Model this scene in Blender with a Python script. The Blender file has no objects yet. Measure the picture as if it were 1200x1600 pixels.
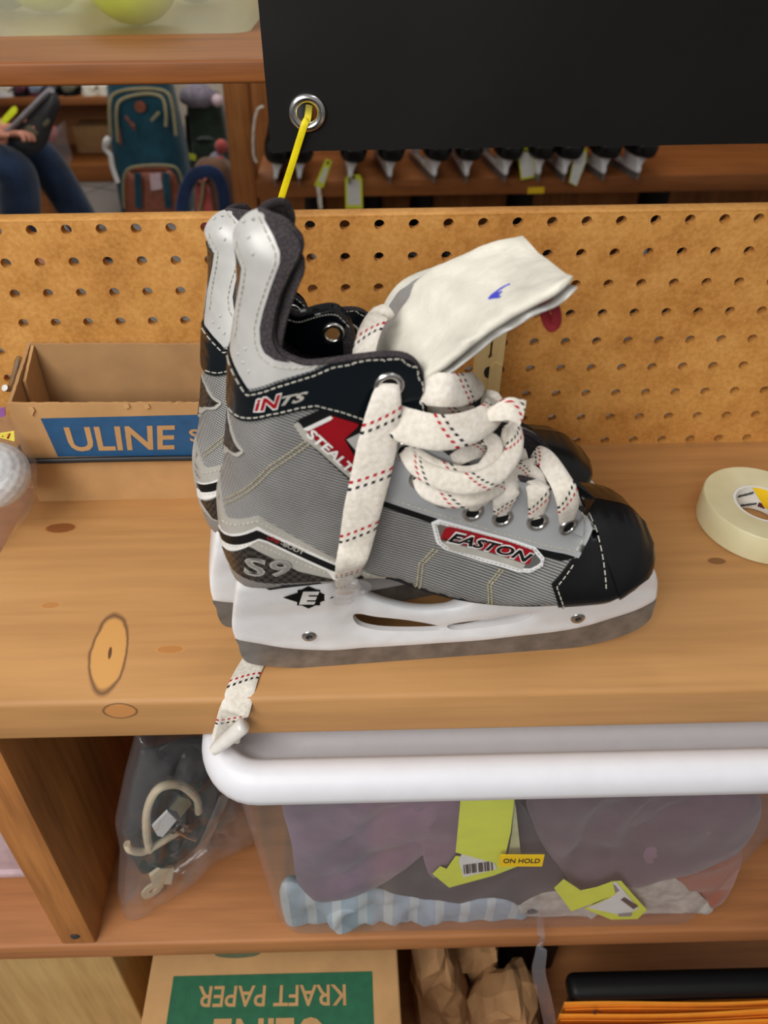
import bpy, bmesh, math, random
import numpy as np
from mathutils import Vector, Matrix, noise
from mathutils.bvhtree import BVHTree
from mathutils.geometry import delaunay_2d_cdt

random.seed(7)
scene = bpy.context.scene
COL = scene.collection
PI = math.pi

# ------------------------------------------------------------------ camera
PITCH, YAW, ROLL = 0.5811, 0.0106, 0.0122
FPX, PPX, PPY = 1120.7, 547.9, 606.6          # focal length and principal point in 1200x1600 pixels
CAM = np.array([0.0, -0.5042, 0.39594])       # x=0 under the camera, z=0 on the shelf top, y=0 at the pegboard face

def cam_axes(a, b, g):
    fwd = np.array([math.sin(b) * math.cos(a), math.cos(b) * math.cos(a), -math.sin(a)])
    right = np.array([math.cos(b), -math.sin(b), 0.0])
    down = np.cross(fwd, right)
    return np.array([math.cos(g) * right + math.sin(g) * down, -math.sin(g) * right + math.cos(g) * down, fwd])
AX = cam_axes(PITCH, YAW, ROLL)

cd = bpy.data.cameras.new('camera')
cam = bpy.data.objects.new('camera', cd)
COL.objects.link(cam)
mw = Matrix.Identity(4)
for r in range(3):
    mw[r][0] = AX[0][r]; mw[r][1] = -AX[1][r]; mw[r][2] = -AX[2][r]; mw[r][3] = CAM[r]
cam.matrix_world = mw
cd.sensor_fit = 'VERTICAL'; cd.sensor_height = 36.0; cd.sensor_width = 27.0
cd.lens = FPX / 1600 * 36.0
cd.shift_x = (600 - PPX) / 1600; cd.shift_y = -(800 - PPY) / 1600
cd.clip_start = 0.02; cd.clip_end = 50
cd.dof.use_dof = True; cd.dof.focus_distance = 0.46; cd.dof.aperture_fstop = 8.5
scene.camera = cam

# ------------------------------------------------------------------ light
scene.view_settings.view_transform = 'Standard'
scene.view_settings.look = 'None'
scene.view_settings.gamma = 1.0
scene.view_settings.use_curve_mapping = False
scene.view_settings.exposure = 0.0
world = bpy.data.worlds.new('world'); scene.world = world
world.use_nodes = True
wb = world.node_tree.nodes['Background']
wb.inputs[0].default_value = (1.0, 0.98, 0.95, 1); wb.inputs[1].default_value = 0.27

# the room above is bright, the aisle floor below the counter is dim
_n = world.node_tree.nodes; _l = world.node_tree.links
_tc = _n.new('ShaderNodeTexCoord'); _sp = _n.new('ShaderNodeSeparateXYZ'); _mr = _n.new('ShaderNodeMapRange')
_mr.inputs['From Min'].default_value = -0.25; _mr.inputs['From Max'].default_value = 0.45
_mr.inputs['To Min'].default_value = 0.10; _mr.inputs['To Max'].default_value = 0.36
_l.new(_tc.outputs['Generated'], _sp.inputs[0]); _l.new(_sp.outputs[2], _mr.inputs['Value']); _l.new(_mr.outputs[0], wb.inputs[1])

def area(name, loc, target, sx, sy, power, col=(1.0, 0.98, 0.945)):
    l = bpy.data.lights.new(name, 'AREA'); l.shape = 'RECTANGLE'; l.size = sx; l.size_y = sy
    l.energy = power; l.color = col
    o = bpy.data.objects.new(name, l); COL.objects.link(o)
    o.location = loc
    o.rotation_euler = (Vector(target) - Vector(loc)).to_track_quat('-Z', 'Y').to_euler()
    return o
area('ceiling_lamp_front', (-0.85, -0.95, 1.35), (-0.15, -0.05, 0.05), 1.0, 0.6, 18)
area('ceiling_lamp_side', (0.9, -0.5, 2.0), (0.1, -0.1, 0.0), 1.2, 0.4, 3)
area('fill_light_behind', (-1.0, -2.5, 1.45), (-0.1, -0.2, -0.1), 1.6, 0.7, 34)  # unseen fill added behind the camera to lift front faces and compartments
area('ceiling_lamp_aisle', (-0.3, 1.9, 1.95), (0.0, 2.2, -0.7), 2.2, 0.6, 26)
area('ceiling_lamp_back', (-1.2, 3.0, 1.95), (-1.2, 3.0, -0.7), 1.6, 0.6, 12)

# ------------------------------------------------------------------ pixel -> place
def ray(px, py):
    return np.array([(px - PPX) / FPX, (py - PPY) / FPX, 1.0]) @ AX
def on_plane(px, py, n, d):
    r = ray(px, py); n = np.array(n, float)
    return CAM + r * ((d - n @ CAM) / (n @ r))
def atZ(px, py, z): return on_plane(px, py, (0, 0, 1), z)
def atY(px, py, y): return on_plane(px, py, (0, 1, 0), y)

# ------------------------------------------------------------------ materials
def srgb(c):
    return tuple((x / 255 / 12.92) if x / 255 <= 0.04045 else ((x / 255 + 0.055) / 1.055) ** 2.4 for x in c)
def L(*c): return srgb(c) + (1.0,)

class NT:
    def __init__(s, name):
        s.m = bpy.data.materials.new(name); s.m.use_nodes = True
        s.t = s.m.node_tree; s.b = s.t.nodes['Principled BSDF']
        s.out = s.t.nodes['Material Output']
    def n(s, typ, **kw):
        x = s.t.nodes.new(typ)
        for k, v in kw.items():
            if k.startswith('i_'):
                x.inputs[k[2:].replace('_', ' ')].default_value = v
            else: setattr(x, k, v)
        return x
    def l(s, a, b): s.t.links.new(a, b)
    def coord(s, scale=(1, 1, 1), kind='Object', loc=(0, 0, 0), rot=(0, 0, 0)):
        tc = s.n('ShaderNodeTexCoord'); mp = s.n('ShaderNodeMapping')
        mp.inputs['Scale'].default_value = scale; mp.inputs['Location'].default_value = loc; mp.inputs['Rotation'].default_value = rot
        s.l(tc.outputs[kind], mp.inputs[0]); return mp.outputs[0]
    def noise(s, vec, scale=5, detail=3, rough=0.55, dist=0.0):
        x = s.n('ShaderNodeTexNoise'); x.inputs['Scale'].default_value = scale; x.inputs['Detail'].default_value = detail
        x.inputs['Roughness'].default_value = rough; x.inputs['Distortion'].default_value = dist
        s.l(vec, x.inputs['Vector']); return x.outputs['Fac']
    def ramp(s, fac, stops):
        x = s.n('ShaderNodeValToRGB'); e = x.color_ramp.elements
        while len(e) < len(stops): e.new(0.5)
        for k, (p, c) in enumerate(stops): e[k].position = p; e[k].color = c
        s.l(fac, x.inputs[0]); return x.outputs[0]
    def mix(s, fac, a, b, mode='MIX'):
        x = s.n('ShaderNodeMix', data_type='RGBA', blend_type=mode)
        for i, v in ((0, fac), (6, a), (7, b)):
            if hasattr(v, 'is_linked') or hasattr(v, 'links'): s.l(v, x.inputs[i])
            else: x.inputs[i].default_value = v
        return x.outputs[2]
    def math(s, op, a, b=None, c=None, clamp=False):
        x = s.n('ShaderNodeMath', operation=op); x.use_clamp = clamp
        for i, v in enumerate((a, b, c)):
            if v is None: continue
            if hasattr(v, 'links'): s.l(v, x.inputs[i])
            else: x.inputs[i].default_value = v
        return x.outputs[0]
    def bump(s, h, strength=0.3, dist=0.001):
        x = s.n('ShaderNodeBump'); x.inputs['Strength'].default_value = strength; x.inputs['Distance'].default_value = dist
        s.l(h, x.inputs['Height']); s.l(x.outputs[0], s.b.inputs['Normal'])
    def base(s, v):
        if hasattr(v, 'links'): s.l(v, s.b.inputs['Base Color'])
        else: s.b.inputs['Base Color'].default_value = v
    def set(s, rough=0.5, metal=0.0, spec=0.5, coat=0.0, sheen=0.0):
        s.b.inputs['Roughness'].default_value = rough; s.b.inputs['Metallic'].default_value = metal
        s.b.inputs['Specular IOR Level'].default_value = spec; s.b.inputs['Coat Weight'].default_value = coat
        if sheen: s.b.inputs['Sheen Weight'].default_value = sheen
        return s

def plain(name, col, rough=0.5, metal=0.0, spec=0.5, coat=0.0, var=0.06, scale=60, bump=0.0, bscale=None):
    t = NT(name); v = t.coord()
    f = t.noise(v, scale, 4)
    c = L(*col); d = tuple(max(0, x * (1 - var * 3)) for x in c[:3]) + (1,); b = tuple(min(1, x * (1 + var * 2)) for x in c[:3]) + (1,)
    t.base(t.ramp(f, [(0.3, d), (0.7, b)])); t.set(rough, metal, spec, coat)
    if bump: t.bump(t.noise(v, bscale or scale * 6, 4), bump, 0.001)
    return t.m

def wood(name, c1, c2, c3, axis='X', knots=(), rough=0.55, gscale=1.0, contrast=1.0, soft=0.0):
    """grain along axis; knots = (x, y, z, ru, rv) ellipses in object space (grain bends round them)"""
    t = NT(name)
    sc = {'X': (1.6, 26, 26), 'Y': (26, 1.6, 26), 'Z': (26, 26, 1.6)}[axis]
    v = t.coord(tuple(a * gscale for a in sc))
    n1 = t.noise(v, 1.0, 5, 0.6, 0.5)
    n2 = t.noise(t.coord(tuple(a * 5 * gscale for a in sc)), 1.0, 3, 0.6)
    big = t.noise(t.coord((3, 5, 5)), 1.0, 3)
    col = t.ramp(n1, [(0.32, L(*c1)), (0.5, L(*c2)), (0.68, L(*c3))])
    col = t.mix(soft, col, L(*c2))
    col = t.mix(0.28 * contrast, col, t.ramp(n2, [(0.35, L(*[x * .62 for x in c1])), (0.62, L(*c3))]))
    col = t.mix(0.3, col, t.ramp(big, [(0.35, L(*[x * .86 for x in c1])), (0.65, L(*c3))]))
    for (kx, ky, kz, rx, ry, rz_, rt, core, ring) in knots:
        tc = t.n('ShaderNodeTexCoord'); mp = t.n('ShaderNodeMapping', vector_type='TEXTURE')
        mp.inputs['Location'].default_value = (kx, ky, kz); mp.inputs['Scale'].default_value = (rx, ry, rz_); mp.inputs['Rotation'].default_value = (0, 0, rt)
        nz = t.n('ShaderNodeTexNoise'); nz.inputs['Scale'].default_value = 60; t.l(tc.outputs['Object'], nz.inputs['Vector'])
        t.l(tc.outputs['Object'], mp.inputs[0])
        ad = t.n('ShaderNodeVectorMath', operation='LENGTH'); t.l(mp.outputs[0], ad.inputs[0])
        dd = t.math('ADD', ad.outputs['Value'], t.math('MULTIPLY', t.math('SUBTRACT', nz.outputs['Fac'], 0.5), 0.3))
        rg = t.math('SUBTRACT', 1.0, t.math('MULTIPLY', t.math('ABSOLUTE', t.math('SUBTRACT', dd, 1.0)), 8.0), clamp=True)
        cr = t.math('MULTIPLY', t.math('SUBTRACT', 1.0, dd), 8.0, clamp=True)
        col = t.mix(t.math('MULTIPLY', cr, 0.9), col, L(*core))
        col = t.mix(t.math('MULTIPLY', rg, 0.85), col, L(*ring))
    t.base(col); t.set(rough, 0, 0.35)
    t.bump(n2, 0.12, 0.0006)
    return t.m

M = {}
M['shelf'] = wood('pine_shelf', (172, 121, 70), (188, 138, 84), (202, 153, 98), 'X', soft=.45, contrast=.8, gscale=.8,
                  knots=[(-0.1555, -0.207, .72, 0.0115, 0.030, 9, .12, (204, 150, 84), (86, 58, 38)),
                         (-0.1405, -0.2440, .7115, 0.0105, .0035, .0072, 0, (190, 130, 72), (84, 54, 34)),
                         (-0.2231, -0.0925, .72, 0.012, 0.0055, 9, 0, (128, 72, 34), (184, 122, 70)),
                         (-0.1545, -0.208, .72, 0.0011, 0.0045, 9, .15, (70, 44, 26), (120, 82, 48)),
                         (-0.116, -0.206, .72, 0.009, 0.003, 9, 0, (178, 118, 60), (196, 140, 84)),
                         (-0.206, -0.168, .72, 0.007, 0.003, 9, 0, (180, 122, 66), (198, 144, 88)),
                         (0.270, -0.140, .72, 0.007, 0.0035, 9, 0, (120, 80, 44), (176, 124, 76))])
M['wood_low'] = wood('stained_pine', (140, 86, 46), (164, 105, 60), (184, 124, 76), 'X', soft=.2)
M['wood_div'] = wood('divider_pine', (150, 92, 44), (176, 112, 56), (198, 132, 70), 'Z', contrast=1.6)
M['wood_far'] = wood('amber_pine', (118, 64, 26), (142, 82, 36), (162, 100, 48), 'X')
M['wood_farz'] = wood('amber_pine_upright', (140, 78, 32), (166, 102, 50), (190, 128, 72), 'Z')
M['ply'] = wood('pale_plywood', (176, 140, 84), (192, 156, 98), (204, 170, 112), 'Z', rough=.7)
M['palewood'] = wood('pale_peg_wood', (196, 168, 112), (212, 186, 130), (222, 198, 146), 'Z', contrast=.4)
def hardboard():
    t = NT('hardboard'); v = t.coord()
    a = t.noise(v, 34, 5, 0.65); b = t.noise(v, 9, 3); c = t.noise(v, 260, 3, .7)
    col = t.ramp(a, [(0.32, L(166, 108, 44)), (0.5, L(196, 137, 66)), (0.68, L(214, 158, 86))])
    col = t.mix(0.35, col, t.ramp(b, [(0.35, L(172, 112, 48)), (0.65, L(214, 158, 84))]))
    col = t.mix(0.18, col, t.ramp(c, [(0.4, L(152, 98, 42)), (0.6, L(226, 174, 108))]))
    t.base(col); t.set(0.6, 0, 0.3); t.bump(c, 0.1, 0.0004); return t.m
M['peg'] = hardboard()
M['card'] = plain('cardboard', (190, 148, 100), 0.8, spec=.2, var=.04, scale=30, bump=.08, bscale=500)
M['card_in'] = plain('cardboard_inside', (172, 134, 92), 0.85, spec=.2, var=.04, scale=30)
M['blue_print'] = plain('blue_print', (34, 84, 128), 0.6, var=.05, scale=120)
M['green_print'] = plain('green_print', (30, 98, 66), 0.65, var=.05, scale=120)
M['rubber'] = plain('black_rubber', (22, 22, 23), 0.45)
M['metal'] = plain('steel', (180, 178, 174), 0.28, 1.0)
M['blade'] = plain('blade_steel', (136, 133, 130), 0.42, .55, var=.1, scale=80)
M['chrome'] = plain('nickel', (205, 203, 200), 0.2, 1.0, var=.03)
M['white_pl'] = plain('white_plastic', (232, 232, 234), 0.38, var=.015, scale=90)
M['lidpl'] = plain('lid_plastic', (226, 226, 232), 0.42, var=.01)
M['silver'] = plain('silver_leather', (190, 189, 186), 0.5, .2, .5, var=.03)
M['greyleather'] = plain('grey_leather', (168, 170, 172), 0.5, .1, var=.03)
M['trim'] = plain('grey_trim', (176, 172, 164), 0.5, .1, var=.05)
M['navy'] = plain('black_patent', (9, 17, 23), 0.22, 0, .4, .15, var=.05, scale=30)
M['toe'] = plain('toe_rubber', (10, 11, 13), 0.32, 0, .35, .08, var=.12, scale=60, bump=.1, bscale=90)
M['black'] = plain('black', (12, 12, 13), 0.5, spec=.25)
M['red'] = plain('red_gloss', (150, 14, 26), 0.25)
M['redcloth'] = plain('red_cloth', (122, 14, 24), 0.8)
M['white'] = plain('white_print', (228, 226, 222), 0.5)
M['thread'] = plain('thread', (190, 186, 174), 0.8, var=.08, scale=300)
M['thread_dk'] = plain('thread_tan', (168, 158, 128), 0.8, var=.08, scale=300)
M['felt'] = plain('white_felt', (226, 221, 208), 0.95, spec=.1, var=.06, scale=40, bump=.7, bscale=160)
M['liner'] = None
def liner():
    t = NT('liner_mesh'); v = t.coord((900, 900, 900), rot=(0.3, .6, .78))
    ck = t.n('ShaderNodeTexVoronoi'); ck.inputs['Scale'].default_value = 1.0; t.l(v, ck.inputs['Vector'])
    t.base(t.ramp(ck.outputs['Distance'], [(0.15, L(78, 71, 73)), (0.6, L(54, 49, 52))])); t.set(0.9, 0, .2)
    t.bump(ck.outputs['Distance'], .4, .0006); return t.m
M['liner'] = liner()
def textile():
    t = NT('woven_grey'); 
    tc = t.n('ShaderNodeTexCoord'); sp = t.n('ShaderNodeSeparateXYZ'); t.l(tc.outputs['Object'], sp.inputs[0])
    d = t.math('ADD', t.math('MULTIPLY', sp.outputs[2], 640.0), t.math('MULTIPLY', sp.outputs[0], 300.0))
    s1 = t.math('FRACT', d)
    d2 = t.math('FRACT', t.math('SUBTRACT', t.math('MULTIPLY', sp.outputs[0], 900.0), t.math('MULTIPLY', sp.outputs[2], 300.0)))
    k = t.math('MULTIPLY', t.math('PINGPONG', s1, 0.5), 2.0); k2 = t.math('MULTIPLY', t.math('PINGPONG', d2, 0.5), 2.0)
    kk = t.math('ADD', t.math('MULTIPLY', k, .75), t.math('MULTIPLY', k2, .25))
    col = t.ramp(kk, [(0.2, L(52, 52, 53)), (0.5, L(124, 123, 122)), (0.8, L(214, 213, 211))])
    nz = t.noise(t.coord(), 22, 4)
    col = t.mix(.35, col, t.ramp(nz, [(.35, L(84, 82, 78)), (.65, L(158, 157, 155))]))
    t.base(col); t.set(0.45, .3, .5); t.bump(kk, .4, .0004); return t.m
M['textile'] = textile()
def carbon():
    t = NT('carbon_dark'); tc = t.n('ShaderNodeTexCoord'); ck = t.n('ShaderNodeTexChecker'); ck.inputs['Scale'].default_value = 420
    t.l(tc.outputs['Object'], ck.inputs[0]); ck.inputs[1].default_value = L(30, 28, 26); ck.inputs[2].default_value = L(66, 60, 54)
    t.base(ck.outputs[0]); t.set(.3, .2); return t.m
M['carbon'] = carbon()
def lacemat():
    t = NT('lace_cotton'); uv = t.n('ShaderNodeUVMap'); sp = t.n('ShaderNodeSeparateXYZ'); t.l(uv.outputs[0], sp.inputs[0])
    x, y = sp.outputs[0], sp.outputs[1]                       # x metres along, y 0..1 across
    def dash(shift, per=0.030):
        # a diagonal row of short dashes that crosses the lace
        ph = t.math('FRACT', t.math('ADD', t.math('DIVIDE', t.math('SUBTRACT', x, t.math('MULTIPLY', y, 0.011)), per), shift))
        line = t.math('LESS_THAN', t.math('ABSOLUTE', t.math('SUBTRACT', ph, .5)), 0.028)
        seg = t.math('LESS_THAN', t.math('FRACT', t.math('MULTIPLY', y, 5.5)), .5)
        return t.math('MULTIPLY', line, seg)
    nz = t.noise(t.coord(), 420, 3)
    wv = t.noise(t.coord(), 60, 3)
    col = t.ramp(nz, [(.3, L(206, 198, 186)), (.7, L(234, 228, 218))])
    col = t.mix(.25, col, t.ramp(wv, [(.35, L(196, 184, 164)), (.65, L(236, 230, 222))]))
    col = t.mix(dash(0.0), col, L(176, 22, 40)); col = t.mix(dash(-0.13), col, L(28, 28, 36))
    t.base(col); t.set(.9, 0, .15); t.bump(nz, .5, .0008); return t.m
M['lace'] = lacemat()
M['tape_film'] = plain('aglet_film', (222, 218, 212), 0.25)
def film(name, tint, transp=0.75, rough=0.12, haze=0.25, hcol=(200, 200, 204), transl=False):
    t = NT(name); t.t.nodes.remove(t.b)
    tr = t.n('ShaderNodeBsdfTransparent'); tr.inputs[0].default_value = L(*tint)
    gl = t.n('ShaderNodeBsdfGlossy'); gl.inputs['Roughness'].default_value = rough; gl.inputs[0].default_value = (1, 1, 1, 1)
    df = t.n('ShaderNodeBsdfTranslucent' if transl else 'ShaderNodeBsdfDiffuse'); df.inputs[0].default_value = L(*hcol)
    lw = t.n('ShaderNodeLayerWeight'); lw.inputs[0].default_value = .5; fr_ = t.math('ADD', t.math('MULTIPLY', t.math('POWER', lw.outputs['Facing'], 3.5), .3), .035)
    a = t.n('ShaderNodeMixShader'); a.inputs[0].default_value = haze; t.l(tr.outputs[0], a.inputs[1]); t.l(df.outputs[0], a.inputs[2])
    b = t.n('ShaderNodeMixShader'); t.l(fr_, b.inputs[0]); t.l(a.outputs[0], b.inputs[1]); t.l(gl.outputs[0], b.inputs[2])
    t.l(b.outputs[0], t.out.inputs[0]); return t.m
M['film'] = film('clear_film', (252, 252, 252), haze=.09, rough=.1)
M['bin_pl'] = film('bin_plastic', (250, 250, 252), haze=.075, rough=.22, hcol=(205, 206, 214))
M['bin2_pl'] = film('frosted_bin', (240, 246, 232), haze=.52, rough=.3, hcol=(246, 250, 226), transl=True)
M['banner'] = plain('black_vinyl', (13, 12, 10), 0.6, spec=.25, var=.06, scale=25)
M['yellow_tie'] = plain('yellow_nylon', (238, 218, 20), 0.35)
M['tagyel'] = plain('neon_tag', (222, 232, 60), 0.7, var=.02)
M['holdyel'] = plain('amber_sticker', (238, 196, 22), 0.6, var=.02)
M['paper'] = plain('white_paper', (226, 226, 222), 0.8, var=.02)
M['barcode'] = plain('print_black', (40, 40, 42), 0.7)
def tapemat():
    t = NT('tape_translucent'); v = t.coord((1, 1, 1)); 
    t.base(t.ramp(t.noise(v, 30, 2), [(.3, L(206, 198, 158)), (.7, L(220, 214, 178))])); t.set(.38, 0, .4)
    t.b.inputs['Subsurface Weight'].default_value = .25; t.b.inputs['Subsurface Radius'].default_value = (.01, .009, .006)
    t.b.inputs['Subsurface Scale'].default_value = .5
    return t.m
M['tape'] = tapemat()
def cloth(name, col, col2=None, scale=14, stripes=None):
    t = NT(name); v = t.coord(); f = t.noise(v, scale, 4)
    c = t.ramp(f, [(.3, L(*[x * .82 for x in col])), (.7, L(*(col2 or col)))])
    if stripes:
        sp = t.n('ShaderNodeSeparateXYZ'); t.l(t.coord(), sp.inputs[0])
        k = t.math('LESS_THAN', t.math('FRACT', t.math('MULTIPLY', sp.outputs[0], stripes[0])), .35)
        c = t.mix(t.math('MULTIPLY', k, .7), c, L(*stripes[1]))
    t.base(c); t.set(.9, 0, .15, 0, .2); t.bump(t.noise(v, 500, 2), .2, .0006); return t.m
M['mauve'] = cloth('mauve_cloth', (118, 88, 110), (140, 108, 128)); M['slate'] = cloth('slate_cloth', (22, 26, 38), (36, 40, 52))
M['plum'] = cloth('plum_cloth', (82, 64, 78), (104, 84, 96))
M['ltblue'] = cloth('pale_blue_cloth', (140, 158, 176), (176, 188, 198), stripes=(46, (188, 190, 188)))
M['lacecl'] = cloth('cream_cloth', (168, 160, 150), (196, 190, 180), 60); M['rust'] = cloth('rust_cloth', (150, 84, 62), (168, 96, 72))
M['greycl'] = cloth('grey_cloth', (128, 124, 130), (142, 138, 142))
M['denim'] = cloth('denim', (18, 30, 50), (34, 52, 78), 10); M['skin'] = plain('skin', (190, 128, 104), .55, var=.05, scale=30)
M['shirt'] = cloth('grey_shirt', (96, 96, 100)); M['hair'] = plain('hair', (52, 38, 28), .6)
M['teal'] = cloth('teal_nylon', (24, 62, 78), (32, 76, 92), 12); M['leather'] = plain('brown_leather', (122, 62, 38), .5, var=.1, scale=40)
M['strap'] = plain('olive_strap', (132, 122, 88), .7); M['navycl'] = cloth('navy_canvas', (30, 48, 84), (38, 58, 96)); M['green'] = cloth('dark_green_cloth', (34, 44, 38), (44, 56, 46))
M['coral'] = cloth('coral_cloth', (176, 78, 76), (192, 92, 88)); M['brownbag'] = cloth('brown_canvas', (104, 74, 56), (122, 88, 66))
M['greyknit'] = cloth('grey_knit', (118, 110, 122), (136, 128, 140), 40)
M['orange'] = plain('orange_paper', (240, 148, 36), .7, var=.03); M['kraft'] = plain('kraft_paper', (168, 128, 88), .85, spec=.2, var=.08, scale=25)
M['pink'] = plain('pale_pink', (196, 172, 178), .6); M['glassgreen'] = plain('smoky_green', (82, 90, 74), .25)
M['beige'] = plain('beige_hose', (206, 190, 162), .5); M['dark'] = plain('dark_strap', (40, 40, 42), .6)
M['tile'] = None
def tile():
    t = NT('floor_tile'); br = t.n('ShaderNodeTexBrick'); t.l(t.coord((1, 1, 1), rot=(0, 0, .5)), br.inputs[0])
    br.offset = 0; br.inputs['Scale'].default_value = 1.0; br.inputs['Brick Width'].default_value = .42; br.inputs['Row Height'].default_value = .42
    br.inputs['Mortar Size'].default_value = .006
    br.inputs[1].default_value = L(120, 113, 106); br.inputs[2].default_value = L(142, 134, 128); br.inputs[3].default_value = L(80, 74, 68)
    t.base(br.outputs[0]); t.set(.55); return t.m
M['tile'] = tile()
M['emblem'] = plain('emblem_black', (13, 13, 13), .85, spec=.1)
M['wallp'] = plain('wall_paint', (196, 186, 168), .8)
M['ball_white'] = plain('golf_ball_white', (228, 232, 236), .35, var=.01); M['ball_yellow'] = plain('softball_yellow', (218, 228, 40), .6)
M['blueball'] = plain('blue_ball', (70, 96, 130), .6); M['purple'] = plain('purple_print', (150, 96, 160), .5)
M['maroon'] = plain('maroon_shoe', (86, 36, 50), .6); M['greyshoe'] = plain('grey_shoe', (120, 130, 146), .6); M['shoe_white'] = plain('white_shoe', (228, 220, 204), .6)
M['olive'] = plain('olive_shoe', (92, 88, 66), .7); M['ink'] = plain('blue_ink', (64, 70, 190), .8)
M['darkhole'] = plain('dark_hole', (26, 22, 18), .9)
M['grey_num'] = plain('grey_numerals', (140, 136, 132), .5)
M['peghole'] = plain('eyelet_opening', (150, 104, 54), .8)
# ------------------------------------------------------------------ mesh helpers
def catmull(pts, n=8, closed=False):
    P = [np.array(p, float) for p in pts]; out = []
    N = len(P); rng = N if closed else N - 1
    for i in range(rng):
        if closed: a, b, c, d = P[(i - 1) % N], P[i], P[(i + 1) % N], P[(i + 2) % N]
        else: a, b, c, d = P[max(i - 1, 0)], P[i], P[i + 1], P[min(i + 2, N - 1)]
        for k in range(n):
            t = k / n
            out.append(.5 * ((2 * b) + (c - a) * t + (2 * a - 5 * b + 4 * c - d) * t * t + (3 * b - a - 3 * c + d) * t ** 3))
    if not closed: out.append(P[-1])
    return out
def resample(pts, step=None, n=None, closed=False):
    P = np.array(pts, float)
    if closed: P = np.vstack([P, P[:1]])
    s = np.r_[0, np.cumsum(np.linalg.norm(np.diff(P, axis=0), axis=1))]
    if n is None: n = max(2, int(round(s[-1] / step)) + 1)
    q = np.linspace(0, s[-1], n)
    R = np.stack([np.interp(q, s, P[:, k]) for k in range(P.shape[1])], 1)
    return R[:-1] if closed else R

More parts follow.
